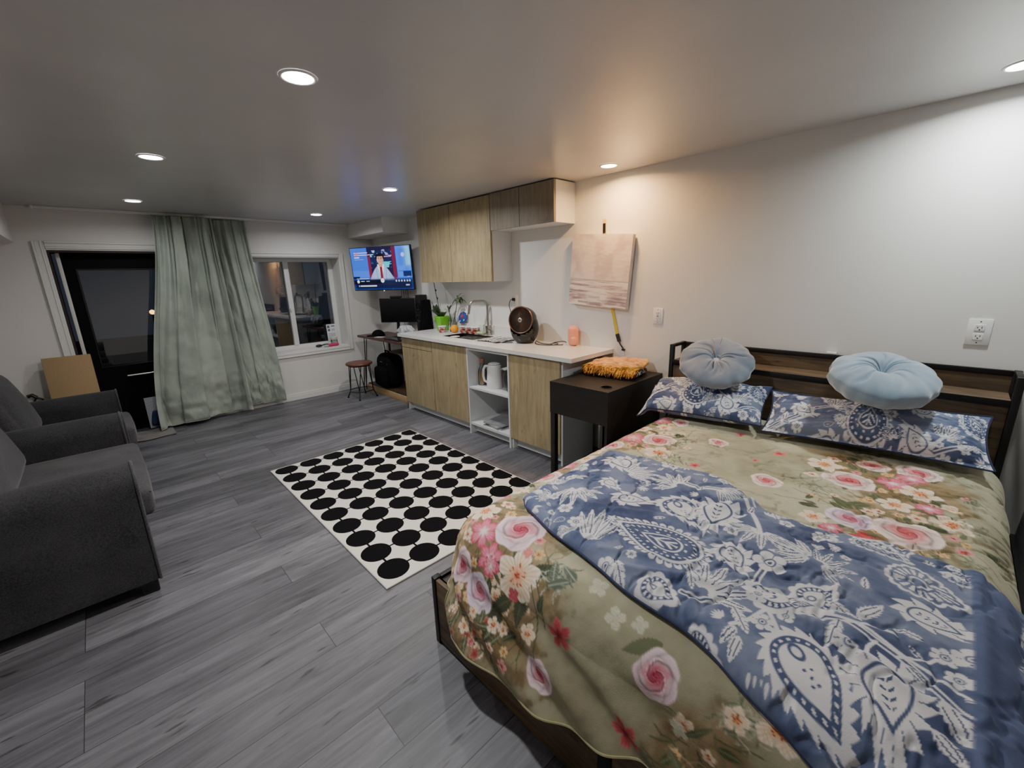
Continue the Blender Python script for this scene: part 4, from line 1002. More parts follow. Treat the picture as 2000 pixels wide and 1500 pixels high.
MB().box(-.0195, .0195, -W2, W2, -W2, W2, .002, 1, cm).build('canvas_edge', plain('raw_canvas_edge', rgb(206, 196, 188), .85, 0, .05, 60), t)
ylw = plain('yellow_webbing', rgb(214, 190, 60), .7, 0, .06, 40, .2)
t = thing('yellow_strap', 'yellow strap with black clip hanging behind the canvas down to the worktop', 'strap', (XR - .01, 1.95, 1.5))
b = MB()
def band(b, p, q, w, th=.003):
    p = Vector(p); q = Vector(q); d = (q - p); L = d.length; a = math.atan2(d.y, d.z)
    b.box(-th / 2, th / 2, -w / 2, w / 2, 0, L, 0, 1, Matrix.Translation(p) @ Matrix.Rotation(-a, 4, 'X'))
band(b, (XR - .003, 2.005, 1.72), (XR - .003, 2.008, 1.905), .030); b.build('webbing', ylw, t); b = MB(); band(b, (XR - .0045, 1.862, 1.02), (XR - .0045, 1.935, 1.30), .026)
b.build('webbing', ylw, t)
b = MB(); band(b, (XR - .007, 2.006, 1.80), (XR - .007, 2.007, 1.872), .022, .006); band(b, (XR - .010, 1.838, .965), (XR - .010, 1.860, 1.025), .028, .010); b.tube([(XR - .012, 1.842, .97), (XR - .014, 1.825, .945), (XR - .010, 1.80, .912)], .006, 8); b.lathe([(0, -.006), (.014, -.006), (.014, .006), (0, .006)], (XR - .012, 1.798, .905), 14); b.build('black_clip', M['black'], t)
b = MB(); b.tube([(XR - .008, 1.797, .90), (XR - .006, 1.79, .86), (XR - .006, 1.785, .80), (XR - .008, 1.775, .765)], .003, 6); b.build('white_cord', M['white'], t)

# ------------------------------------------------------------ folded throws on the night table
def shag():
    m = NT('mustard_throw_cloth'); v = m.coord('Object'); n_ = m.noise(m.coord('Object', scale=(60, 14, 30)), 2.2, 4, .6); g_ = m.noise(v, 14, 3)
    m.base(m.ramp(m.math('ADD', m.math('MULTIPLY', n_, .6), m.math('MULTIPLY', g_, .4)), [(.38, rgb(88, 56, 20)), (.48, rgb(206, 136, 36)), (.60, rgb(240, 184, 74))])).rough(.9); m.bsdf.inputs['Sheen Weight'].default_value = .4  # dark brown streaks paint the shade between the shaggy strands
    m.bump(n_, .5, .006); return m.m
sh = shag()
def dark_pat():
    m = NT('dark_patterned_textile'); v = m.coord('Object'); n_ = m.noise(v, 42, 1, .4, dist=1.2); k = m.noise(v, 20, 1)
    m.base(m.mix(m.ramp(k, [(.56, (0, 0, 0, 1)), (.6, (1, 1, 1, 1))]), m.ramp(n_, [(.50, rgb(30, 18, 24)), (.54, rgb(206, 196, 186))]), m.ramp(n_, [(.45, rgb(34, 18, 24)), (.5, rgb(160, 36, 58))]))).rough(.9); return m.m
tm = Matrix.Translation((2.745, 1.715, .7645)) @ Matrix.Rotation(R(9), 4, 'Z')
t = thing('patterned_textile', 'dark folded textile with white and red pattern under the mustard throw', 'textile', (2.745, 1.715, .76))
b = MB(); b.rbox((0, 0, .018), (.27, .37, .034), .015, 10, .003, None); bmesh.ops.transform(b.bm, matrix=tm, verts=b.bm.verts); b.build('folded_cloth', dark_pat(), t)
t = thing('mustard_throw', 'mustard yellow fringed throw folded on the black nightstand', 'throw', (2.75, 1.73, .798))
b = MB(); b.rbox((.0, .0, .066), (.295, .39, .048), .020, 22, .010, None)
for v_ in b.bm.verts:
    v_.co.z += .010 * math.sin(9 * v_.co.y + 3) + .006 * math.sin(17 * v_.co.x + 8 * v_.co.y) + .004 * math.sin(55 * v_.co.x + 9 * v_.co.y) + .003 * math.sin(71 * v_.co.y - 30 * v_.co.x); v_.co.x += .012 * math.sin(11 * v_.co.y)
    v_.co.z = max(v_.co.z, .0405)
bmesh.ops.transform(b.bm, matrix=tm, verts=b.bm.verts); b.build('folded_throw', sh, t)
b = MB(); rg = random.Random(3)
for k in range(330):
    kk = k % 150
    if kk < 95: x, y, dx, dy = -.150, -.19 + .38 * (kk / 95) + rg.uniform(-.004, .004), -.036, rg.uniform(-.018, .018)
    else: x, y, dx, dy = -.15 + .29 * ((kk - 95) / 55), .197, rg.uniform(-.018, .018), .036
    z = .058 + rg.uniform(-.008, .016)
    p = tm @ Vector((x + (.03 if k < 95 else 0), y - (0 if k < 95 else .03), z + .01)); q = tm @ Vector((x + dx * .4, y + dy * .4, z - .006)); e = tm @ Vector((x + dx * rg.uniform(.8, 1.3), y + dy, max(.003, z - rg.uniform(.02, .05))))
    b.tube([p, q, e], [.0038, .0032, .0010], 5)
b.build('fringe', sh, t)

# ------------------------------------------------------------ television
TL, TR_ = Vector((2.505, 5.575, 1.893)), Vector((2.868, 4.705, 1.905))
ax = (TR_ - TL); ax.z = 0; Wd = ax.length; ax.normalize(); nz = Vector((0, 0, 1)); nrm = nz.cross(ax)  # points to the room?
if nrm.x > 0: nrm = -nrm
tilt = Matrix.Rotation(R(3), 4, ax)
up = (tilt @ nz); nr = (tilt @ nrm)
if nr.z > 0: tilt = Matrix.Rotation(R(-3), 4, ax); up = tilt @ nz; nr = tilt @ nrm
Ht = .535; ctr = (TL + TR_) / 2 + Vector((0, 0, -Ht / 2))
tvm = Matrix((ax, up, nr)).transposed().to_4x4(); tvm.translation = ctr
if tvm.determinant() < 0: pass
t = thing('television', 'wall-mounted television showing a news presenter in a pale suit', 'television', tuple(ctr))
MB().box(-Wd / 2, Wd / 2, -Ht / 2, Ht / 2, -.035, -.001, .004, 2, tvm).build('tv_housing', M['black'], t)
b = MB()
bz = .007
for (x0, x1, y0, y1) in ((-Wd / 2, -Wd / 2 + bz, -Ht / 2, Ht / 2), (Wd / 2 - bz, Wd / 2, -Ht / 2, Ht / 2), (-Wd / 2 + bz, Wd / 2 - bz, Ht / 2 - bz, Ht / 2), (-Wd / 2 + bz, Wd / 2 - bz, -Ht / 2, -Ht / 2 + .012)):
    b.box(x0, x1, y0, y1, -.001, .003, .001, 1, tvm)
b.build('tv_bezel', M['black_gloss'], t)
b = MB(); b.box(-.18, .18, -.12, .12, -.07, -.0355, .006, 2, tvm); b.build('tv_back_box', M['black'], t)
b = MB(); b.tube([tvm @ Vector((0, 0, -.06)), Vector((2.80, 5.28, ctr.z)), Vector((XR - .002, 5.22, ctr.z))], .018, 10); b.box(XR - .012, XR - .001, 5.10, 5.34, ctr.z - .12, ctr.z + .12); b.build('tv_mount', M['black_metal'], t)
nU, nV = 288, 162; u = np.linspace(0, 1, nU)[:, None] + np.zeros((1, nV)); v = np.linspace(0, 1, nV)[None, :] + np.zeros((nU, 1))
sw, sh_ = Wd - 2 * bz, Ht - bz - .012
loc = np.stack([(u - .5) * sw, (v - .5) * sh_ + (.012 - bz) / 2, 0 * u + .0008], -1).reshape(-1, 3); A = np.array(tvm); P3 = loc @ A[:3, :3].T + A[:3, 3]
c = np.zeros((nU, nV, 3)); c[:] = np.array([44, 84, 200]) / 255.
def px(mask, r, g, b_, a=1.0):
    m_ = (np.clip(mask, 0, 1) * a)[..., None]; c[:] = c * (1 - m_) + np.array([r, g, b_]) / 255. * m_
def rect(x0, x1, y0, y1, s=.004): return sm(u, x0 - s, x0 + s) * (1 - sm(u, x1 - s, x1 + s)) * sm(v, y0 - s, y0 + s) * (1 - sm(v, y1 - s, y1 + s))
def ell(cx, cy, rx, ry, s=.12): return 1 - sm(np.sqrt(((u - cx) / rx) ** 2 + ((v - cy) / ry) ** 2), 1 - s, 1 + s)
px(rect(0, .30, .0, 1), 50, 96, 216); px(rect(0, .3, .30, .46), 64, 116, 235, .6)
px(rect(.29, .76, .3, 1), 30, 22, 58); px(rect(.29, .335, .25, .80), 120, 26, 60); px(rect(.70, .755, .25, 1), 110, 24, 58)
px(rect(.335, .70, .60, .92), 26, 30, 74); 
nn = fbm(u * 14, v * 9, 1.6, 3, 5); px(rect(.34, .70, .52, .66) * sm(nn, .42, .5), 60, 190, 214); px(rect(.34, .47, .78, .93) * sm(nn, .40, .5), 120, 200, 232); px(rect(.54, .70, .78, .94) * sm(nn, .42, .52), 150, 150, 210)
px(rect(.57, .69, .765, .785), 232, 140, 180)
px(rect(.77, 1.0, .28, 1), 60, 120, 240); px(rect(.90, 1.0, .55, 1, .05), 130, 220, 245, .85); px(rect(.79, .90, .55, .95, .04), 52, 96, 226, .8); px(ell(.88, .80, .03, .05), 200, 210, 250, .8)
for xx in (.905, .925, .945): px(rect(xx, xx + .004, .4, .95, .002), 30, 60, 150, .7)
px(rect(.79, 1, .42, .435, .003), 30, 60, 150, .6); px(rect(.86, .99, .30, .42), 18, 24, 74, .9); px(rect(0, .11, .26, .32), 12, 16, 50, .9)
# presenter: shoulders, shirt, tie, neck, head, hair
sho = sm(v, .10, .12) * (1 - sm(np.abs(u - .50) - (.205 * np.clip((.60 - v) / .36, 0, 1) ** .55), -.004, .006)) * (1 - sm(v, .585, .605))
px(sho, 150, 174, 222); px(sho * sm(np.abs(u - .5), .10, .2), 120, 146, 204, .6); px(sho * np.exp(-((np.abs(u - .5) - .075 - .05 * (v - .3)) / .006) ** 2), 96, 116, 176, .7)
px((1 - sm(np.abs(u - .5) - .058 * np.clip((v - .25) / .34, 0, 1), -.004, .004)) * rect(.3, .7, .25, .60), 236, 238, 250)
px((1 - sm(np.abs(u - .5) - .020, -.003, .003)) * rect(.3, .7, .20, .545), 122, 26, 46)
px(rect(.468, .532, .55, .66, .006), 190, 136, 120); px(ell(.50, .715, .056, .112), 214, 160, 142); px(ell(.528, .70, .03, .09, .4), 190, 130, 116, .5)
px(ell(.50, .80, .066, .055) * sm(v, .775, .795), 22, 16, 24); px(ell(.44, .765, .012, .05), 22, 16, 24); px(ell(.56, .765, .012, .05), 22, 16, 24)
for xx in (.478, .522): px(ell(xx, .735, .012, .009), 40, 24, 30, .8); px(ell(xx, .757, .016, .006), 50, 30, 34, .8)
px(ell(.50, .70, .008, .022), 180, 122, 108, .8); px(ell(.50, .655, .022, .008), 150, 84, 84, .9)
# player overlay: bars only, unreadable at this size in the photo
px(rect(0, 1, 0, .24, .05), 10, 12, 44, .90); px(rect(0, .48, .13, .24, .02), 10, 10, 30, .9)
px(rect(.06, .30, .875, .893, .004), 240, 225, 238, .9); px(rect(.06, .40, .825, .843, .004), 240, 225, 238, .85); px(rect(.06, .15, .765, .79, .004), 236, 236, 246, .9); px(rect(.06, .22, .725, .733, .003), 200, 215, 250, .7); px(ell(.105, .86, .03, .045, .3), 236, 96, 110, .7)
px(rect(.05, .27, .262, .272, .003), 250, 250, 250); px(rect(.27, .95, .267, .271, .002), 160, 175, 215, .8)
px(ell(.075, .20, .022, .04), 240, 242, 250); px(rect(.12, .185, .195, .212, .003), 225, 228, 240, .9); px(rect(.215, .275, .195, .212, .003), 225, 228, 240, .8)
px(ell(.50, .215, .030, .052), 244, 246, 252); px(ell(.50, .225, .008, .012), 90, 100, 140)
for k, xx in enumerate((.73, .775, .82, .865, .91, .95)): px(ell(xx, .20, .013, .026), 205, 212, 240, .85)
px(rect(.10, .39, .075, .105, .004), 242, 242, 248); px(rect(.075, .085, .07, .11, .003), 242, 242, 248); px(rect(.88, .94, .085, .115, .004), 205, 208, 226, .9); px(rect(.92, .96, .29, .30, .003), 220, 225, 245, .8)
grid_mesh('tv_screen', P3, nU, nV, vcol('tv_picture', emis=.95), t, c.reshape(-1, 3))
b = MB(); b.sphere(tuple(tvm @ Vector((0, -Ht / 2 - .004, -.004))), .006, seg=10); b.build('standby_light', emit('standby_white', (.9, .9, 1, 1), 2), t)

# ------------------------------------------------------------ window sill things
t = thing('printed_card', 'white printed leaflet standing against the dark window pane', 'leaflet', (2.30, 6.05, .63))
pm2 = NT('printed_leaflet'); pm2.base(rgb(222, 224, 230)).rough(.6)
cmx = Matrix.Translation((2.325, 6.052, .6305)) @ Matrix.Rotation(R(-5), 4, 'X')
MB().box(-.065, .065, -.002, .002, 0, .285, 0, 1, cmx).build('leaflet_sheet', pm2.m, t)
b = MB(); b.box(-.055, -.022, -.003, -.0021, .232, .268, 0, 1, cmx); b.box(.0, .05, -.003, -.0021, .25, .264, 0, 1, cmx); b.box(-.05, -.02, -.003, -.0021, .19, .22, 0, 1, cmx)
for k in range(7): b.box(-.05, .05, -.003, -.0021, .045 + .018 * k, .050 + .018 * k, 0, 1, cmx)
for k in range(2): b.box(.0, .045, -.003, -.0021, .196 + .014 * k, .201 + .014 * k, 0, 1, cmx)
b.build('print_marks', plain('grey_print', rgb(96, 98, 118), .7), t)
t = thing('glass_jar', 'clear glass jar with a pale green lid on the window sill', 'jar', (2.375, 5.96, .63))
b = MB(); b.lathe([(0, .6303), (.040, .6303), (.043, .637), (.043, .70), (.038, .715), (.036, .715), (.0405, .70), (.0405, .638), (0, .634)], (2.300, 5.955, 0), 32); b.build('jar_glass', M['clear'], t)
b = MB(); b.lathe([(.0385, .7155), (.045, .7155), (.046, .745), (.043, .748), (0, .748)], (2.300, 5.955, 0), 32); b.build('jar_lid', plain('pale_green_lid', rgb(196, 208, 176), .45), t)
t = thing('pink_hair_tool', 'hot pink and clear hair tool lying on the window sill', 'hair tool', (2.38, 5.89, .63))
b = MB(); b.tube([(2.185, 5.885, .652), (2.22, 5.885, .652), (2.325, 5.885, .654)], [.019, .022, .017], 14); b.build('tool_body', plain('hot_pink', rgb(214, 58, 104), .3, 0, .05, 20), t)
b = MB(); b.tube([(2.135, 5.885, .652), (2.184, 5.885, .652)], [.019, .020], 14); b.build('tool_tip', M['clear'], t)
b = MB(); b.sphere((2.085, 5.95, .6515), .02, 2.3, 1.1, .95, 16); b.tube([(2.12, 5.95, .652), (2.17, 5.97, .660), (2.22, 5.985, .655)], .008, 8); tag(b.build('black_brush', M['black']), 'black brush lying on the window sill', 'brush')
# ------------------------------------------------------------ bed: drape mapping (cloth coords -> room)
BX0, BX1, BY0, BY1, BT, BR = .800, 2.752, -.272, 1.268, .615, .14
ARC = BR * PI / 2
FL = .20
def hem_z(b):        # height of the spread's hem along the foot, measured along the bed's width
    return np.interp(b, [-.3, .0, .18, .317, .49, .70, .859, 1.05, 1.243, 1.30], [.42, .40, .365, .335, .262, .205, .180, .178, .200, .215])
S_SIDE = ARC + (BT - BR - .33)
S_FOOT = ARC + .34
def drape(a, b, off=0.0):
    """a along the bed (from foot), b across; beyond the mattress core the cloth bends over the edge"""
    a = np.asarray(a, float); b = np.asarray(b, float)
    ca = np.maximum(a, BX0 + BR); cb = np.clip(b, BY0 + BR, BY1 - BR)
    dx, dy = a - ca, b - cb
    L = np.sqrt(dx * dx + dy * dy) + 1e-9
    ux, uy = dx / L, dy / L
    fl = FL * np.clip(-ux, 0, 1) ** 2
    ang = np.minimum(L, ARC) / BR
    rest = np.maximum(L - ARC, 0)
    k = np.sqrt(1 + fl * fl)
    hor = BR * np.sin(ang) + fl * rest / k
    z = BT - BR * (1 - np.cos(ang)) - rest / k
    nh, nz = np.sin(ang), np.cos(ang)
    x = ca + ux * (hor + nh * off); y = cb + uy * (hor + nh * off); z = z + nz * off
    # gentle crown + sag of the soft top
    top = (1 - sm(L, 0, ARC))
    cx = (a - 1.8) / 1.0; cy = (b - .5) / .77
    z = z + top * .012 * np.clip(1 - cx * cx, 0, 1) * np.clip(1 - cy * cy, 0, 1)
    return np.stack([x, y, z], -1)
# ------------------------------------------------------------ cloth painter: every motif is drawn into per-vertex colour
class Paint:
    def __init__(s, P, col, aa):
        s.P = P; s.C = col; s.aa = aa
    def loc(s, c, Rr, rot=0.0):
        d = s.P - np.array(c); i = np.nonzero((np.abs(d[:, 0]) < Rr) & (np.abs(d[:, 1]) < Rr))[0]
        d = d[i]; ca, sa = math.cos(rot), math.sin(rot)
        return i, d[:, 0] * ca + d[:, 1] * sa, -d[:, 0] * sa + d[:, 1] * ca
    def mix(s, i, m, col, a=1.0):
        m = (np.clip(m, 0, 1) * a)[:, None]
        s.C[i] = s.C[i] * (1 - m) + (np.asarray(col) / 255. if np.ndim(col) == 1 else col) * m
    def stroke(s, pts, w, col, a=1.0):
        pts = [np.array(p, float) for p in pts]
        for k in range(len(pts) - 1):
            p, q = pts[k], pts[k + 1]; L = np.linalg.norm(q - p) + 1e-9
            i, x, y = s.loc((p + q) / 2, L / 2 + w * 2 + s.aa * 2); 
            if not len(i): continue
            d = s.P[i] - p; t = np.clip((d @ (q - p)) / L ** 2, 0, 1); e = d - t[:, None] * (q - p)
            ww = w if np.isscalar(w) else w[k]
            s.mix(i, 1 - sm(np.hypot(e[:, 0], e[:, 1]), ww - s.aa * .7, ww + s.aa * .7), col, a)
    # ---- floral spread motifs
    def rose(s, c, Rr, rot, pale, mid, deep, asp=1.0, ph=0.0):
        i, x, y = s.loc(c, Rr * 1.25, rot); y = y / asp
        if not len(i): return
        r = np.hypot(x, y) / Rr; th = np.arctan2(y, x) + ph
        edge = .89 + .035 * np.cos(5 * th) + .04 * np.cos(3 * th + 1) + .035 * np.cos(2 * th + 2 * ph) + .018 * np.cos(9 * th + 1)
        t = r / edge; m = 1 - sm(r * Rr, edge * Rr - s.aa, edge * Rr + s.aa)
        pale, mid, deep = [np.array(q) / 255. for q in (pale, mid, deep)]
        w1 = sm(t, .12, .46)[:, None]; w2 = sm(t + .07 * np.cos(3 * th + ph) + .04 * np.cos(7 * th), .42, .72)[:, None]
        col = (deep * (1 - w1) + mid * w1) * (1 - w2) + pale * w2
        col = col * (1 + .07 * sm(t, .75, 1.0)[:, None])
        # rolled petal lines spiralling out of the heart
        ph1 = (th / (2 * PI) * 2 + 3.4 * np.sqrt(t + .02)) % 1.0
        ln = np.exp(-((ph1 - .5) / .12) ** 2) * (1 - sm(t, .55, .95)); col = col * (1 - .30 * ln[:, None])
        hl = np.exp(-((ph1 - .68) / .08) ** 2) * (1 - sm(t, .5, .9)); col = col + (.16 * hl)[:, None]
        ph2 = (th * 5 / (2 * PI) + .9 * t) % 1.0
        ln = np.exp(-((ph2 - .5) / .07) ** 2) * sm(t, .5, .7); col = col * (1 - .13 * ln[:, None])
        col = col * (1 - .12 * np.exp(-((t - .70) / .05) ** 2))[:, None]
        s.mix(i, m, np.clip(col, 0, 1))
    def flower(s, c, Rr, rot, inner, outer, tip, n=5, asp=1.0, stam=(150, 60, 50), notch=.5):
        i, x, y = s.loc(c, Rr * 1.2, rot); y = y / asp
        if not len(i): return
        r = np.hypot(x, y) / Rr; th = np.arctan2(y, x)
        pet = np.abs(np.cos(n * th / 2)) ** .55; edge = (1 - notch) + notch * pet + .04 * np.cos(11 * th)
        t = r / edge; m = 1 - sm(r * Rr, edge * Rr - s.aa, edge * Rr + s.aa)
        A_, B_, C_ = [np.array(q) / 255. for q in (inner, outer, tip)]
        w1 = sm(t, .1, .55)[:, None]; w2 = sm(t, .68, 1.0)[:, None]
        col = (A_ * (1 - w1) + B_ * w1) * (1 - w2) + C_ * w2
        col = col * (1 - .16 * (1 - sm(pet, .0, .45)) * sm(t, .2, .5))[:, None] * (1 + .06 * np.cos(26 * th) * sm(t, .3, .6))[:, None]
        if stam is not None:
            st = (np.cos(13 * th) > .55) * (t < .42) * (t > .08); col = np.where(st[:, None], np.array(stam) / 255., col)
        s.mix(i, m, np.clip(col, 0, 1))
    def leaf(s, c, L, rot, w, col, vein=None, a=1.0):
        i, x, y = s.loc(c, L * 1.1, rot)
        if not len(i): return
        X = x / L; hw = w * np.clip(1 - X * X, 0, 1) ** .8 * (1 - .35 * X) * (1 + .08 * np.cos(34 * X))
        m = (1 - sm(np.abs(y) - hw, -s.aa, s.aa)) * (np.abs(X) < 1)
        s.mix(i, m, col, a)
        if vein is not None:
            vv = np.maximum(np.exp(-(y / (s.aa * .8)) ** 2), .6 * np.exp(-(((X * 7 - np.abs(y) / w * 1.6) % 1 - .5) / .12) ** 2)); s.mix(i, m * vv, vein, .7 * a)
    def scribble(s, c, Rr, n, cols, rg, w=.0016):
        for k in range(n):
            a = rg.uniform(0, 2 * PI); p = np.array(c) + np.array([math.cos(a), math.sin(a)]) * Rr * rg.uniform(0, 1); d = rg.uniform(0, 2 * PI); pts = [p]
            for j in range(4): d += rg.uniform(-.7, .7); p = p + np.array([math.cos(d), math.sin(d)]) * Rr * .16; pts.append(p)
            s.stroke(pts, w, cols[k % len(cols)], .75)
    # ---- blue-and-white motifs
    W = (220, 220, 224); Bl = (76, 88, 122)
    @staticmethod
    def drop(n=240, fat=.42, bend=0.0):
        t = np.linspace(0, 2 * PI, n, endpoint=False); x = np.cos(t); y = fat * 2 * np.sin(t) * np.abs(np.sin(t / 2)) ** 1.25
        return x, y + bend * (x + 1) ** 2
    def star(s, p0, p1, fat, bend, cx=-.25):
        """polar level field of a teardrop whose round end is p0 and tip p1"""
        p0, p1 = np.array(p0, float), np.array(p1, float); L = np.linalg.norm(p1 - p0) / 2 + 1e-9; rot = math.atan2(p1[1] - p0[1], p1[0] - p0[0])
        i, x, y = s.loc((p0 + p1) / 2, L * 1.75, rot); x = x / L; y = y / L
        y = y - bend * (np.clip(x, -1.2, 1.4) + 1) ** 2
        bx, by = s.drop(360, fat); bth = np.arctan2(by, bx - cx); o = np.argsort(bth); br = np.hypot(bx - cx, by)[o]; bth = bth[o]
        th = np.arctan2(y, x - cx); r = np.hypot(x - cx, y)
        Rb = np.interp(th, np.concatenate([bth - 2 * PI, bth, bth + 2 * PI]), np.concatenate([br, br, br]))
        arc = np.cumsum(np.hypot(np.diff(np.append(br * np.cos(bth), br[0] * np.cos(bth[0]))), np.diff(np.append(br * np.sin(bth), br[0] * np.sin(bth[0]))))); arc /= arc[-1]
        u = np.interp(th, np.concatenate([bth - 2 * PI, bth, bth + 2 * PI]), np.concatenate([arc - 1, arc, arc + 1]))
        return i, x, y, r / Rb, Rb * L, th, u
    def lev(s, q, sc_, a, b):     # soft band a<q<b, sc_ = size of q unit in metres
        e = s.aa / np.maximum(sc_, 1e-4)
        return sm(q, a - e * .7, a + e * .7) * (1 - sm(q, b - e * .7, b + e * .7))
    def paisley(s, p0, p1, fat=.42, bend=0.0, style=0, teeth=26):
        W, Bl = s.W, s.Bl
        i, x, y, q, sc_, th, u = s.star(p0, p1, fat, bend)
        if not len(i): return
        saw = np.abs(np.sin(teeth * PI * u))
        if style == 0:      # petal fringe + dotted band
            s.mix(i, s.lev(q, sc_, -1, 1.0), Bl, .55)
            s.mix(i, s.lev(q / (1.04 + .20 * saw ** .6), sc_, .86, 1.0) * sm(saw, .25, .45), W)
            s.mix(i, s.lev(q, sc_, .90, 1.0), W); s.mix(i, s.lev(q, sc_, .68, .90), Bl)
            dots = (np.cos(2 * PI * teeth * 1.1 * u) > .25) * s.lev(q, sc_, .74, .83); s.mix(i, dots, W)
            s.mix(i, s.lev(q, sc_, .40, .47), W); s.mix(i, s.lev(q, sc_, -1, .40), Bl)
            v_ = np.exp(-(y / .02) ** 2) + (np.cos(26 * (x + np.abs(y) * 1.5)) > .35) * (np.abs(y) > .01); s.mix(i, v_ * s.lev(q, sc_, -1, .33), W)
            dt = (np.cos(2 * PI * 12 * u) > .6) * s.lev(q, sc_, .53, .60); s.mix(i, dt, W)
        elif style == 1:    # solid serrated leaf with dark dotted horseshoe
            sw = ((teeth * u) % 1.0)
            s.mix(i, s.lev(q / (1.0 + .20 * sw), sc_, -1, 1.0), W)
            s.mix(i, s.lev(q, sc_, .62, .84) * (x > -1.0), Bl)
            dots = (np.cos(2 * PI * teeth * u) > .3) * s.lev(q, sc_, .69, .77); s.mix(i, dots, W)
            s.mix(i, s.lev(np.hypot((x + .52) / .20, y / .13), sc_ * .2, .6, 1.0), Bl)
            for (dx, dy) in ((-.15, .06), (-.15, -.06), (-.02, .0), (.10, .05), (.10, -.04)):
                s.mix(i, 1 - sm(np.hypot(x - dx, y - dy), .022, .034), Bl)
        elif style == 2:    # flame leaf with dark outline and veins
            sw = ((teeth * u) % 1.0)
            s.mix(i, s.lev(q / (.98 + .34 * sw ** 1.4), sc_, -1, 1.0), W)
            s.mix(i, s.lev(q, sc_, .58, .68), Bl)
            s.mix(i, (sw < .12) * s.lev(q, sc_, .78, 1.1), Bl, .8)
            vv = (np.cos(30 * (x + np.abs(y) * .8)) > .45) * s.lev(q, sc_, -1, .42) * (np.abs(y) > .015) * (np.abs(y) < .11); s.mix(i, vv, Bl)
        elif style == 3:    # heart / hatched crown
            sw = np.abs(np.sin(teeth * PI * u))
            s.mix(i, s.lev(q / (1.0 + .16 * sw), sc_, -1, 1.0), W)
            s.mix(i, s.lev(q, sc_, .50, .80), Bl); s.mix(i, (np.cos(2 * PI * teeth * 1.5 * u) > 0) * s.lev(q, sc_, .55, .75), W)
            s.mix(i, s.lev(np.hypot((x + .4) / .22, y / .16), sc_ * .2, .55, .9), Bl)
        else:               # comb of strands
            s.mix(i, s.lev(q / (1.0 + .10 * saw), sc_, .86, 1.0), W); s.mix(i, (np.cos(2 * PI * teeth * u) > -.1) * s.lev(q, sc_, .42, .80), W); s.mix(i, s.lev(q, sc_, .2, .30), W)
    def bleaf(s, p0, p1, w=.30, style=0, n=7):
        """white leaf with notched edge and dark midrib"""
        p0, p1 = np.array(p0, float), np.array(p1, float); L = np.linalg.norm(p1 - p0) / 2 + 1e-9; rot = math.atan2(p1[1] - p0[1], p1[0] - p0[0])
        i, x, y = s.loc((p0 + p1) / 2, L * 1.5, rot)
        if not len(i): return
        X = x / L; Y = y / L; hw = w * np.clip(1 - X * X, 0, 1) ** .6 * (1 - .30 * X)
        k = (n * (X * .5 + .5) - np.abs(Y) / w * .55) % 1.0
        hw2 = hw * (.80 + .36 * k) if style != 2 else hw
        m = (1 - sm((np.abs(Y) - hw2) * L, -s.aa * .7, s.aa * .7)) * (np.abs(X) < 1); s.mix(i, m, s.W)
        if style == 0: s.mix(i, m * (np.abs(Y) * L < s.aa * .55) * (X < .75), s.Bl); s.mix(i, m * (k < .14) * (np.abs(Y) > hw * .35), s.Bl, .8)
        if style == 1:
            ring = np.abs(np.abs(Y) - hw * .45); s.mix(i, m * (ring * L < s.aa * .6) * (np.abs(X) < .65), s.Bl)
    def bflower(s, c, Rr, n=6, rot=0.0, core=True):
        i, x, y = s.loc(c, Rr * 1.2, rot)
        if not len(i): return
        r = np.hypot(x, y) / Rr; th = np.arctan2(y, x); pet = np.abs(np.cos(n * th / 2)) ** .5; edge = .58 + .42 * pet; e = s.aa / Rr * .7
        s.mix(i, 1 - sm(r / edge, 1 - e, 1 + e), s.W)
        if core:
            s.mix(i, sm(r, .26 - e, .26 + e) * (1 - sm(r, .36 - e, .36 + e)), s.Bl); s.mix(i, (pet < .30) * (r > .4) * (r < .8), s.Bl, .85); s.mix(i, 1 - sm(r, .10, .16), s.Bl)
    def fan(s, c, ang, Rr, n=6, spread=2.1, w=.26):
        for k in range(n):
            a = ang + spread * (k / (n - 1) - .5); rr = Rr * (1 - .25 * abs(k / (n - 1) - .5))
            p1 = (c[0] + rr * math.cos(a), c[1] + rr * math.sin(a)); p0 = (c[0] + rr * .12 * math.cos(a), c[1] + rr * .12 * math.sin(a))
            s.bleaf(p0, p1, w, 1 if rr > .05 else 2, 5)
    def vine(s, pts, w):
        pts = [np.array(p, float) for p in pts]; P = []
        for k in range(len(pts) - 1):
            a = pts[max(k - 1, 0)]; b = pts[k]; c = pts[k + 1]; d = pts[min(k + 2, len(pts) - 1)]
            for t in np.linspace(0, 1, 9)[:-1]: P.append(.5 * ((2 * b) + (c - a) * t + (2 * a - 5 * b + 4 * c - d) * t * t + (3 * b - a - 3 * c + d) * t ** 3))
        P.append(pts[-1]); s.stroke(P, w, s.W)
        if w > .007: s.stroke(P, w * .36, s.Bl)
        return P
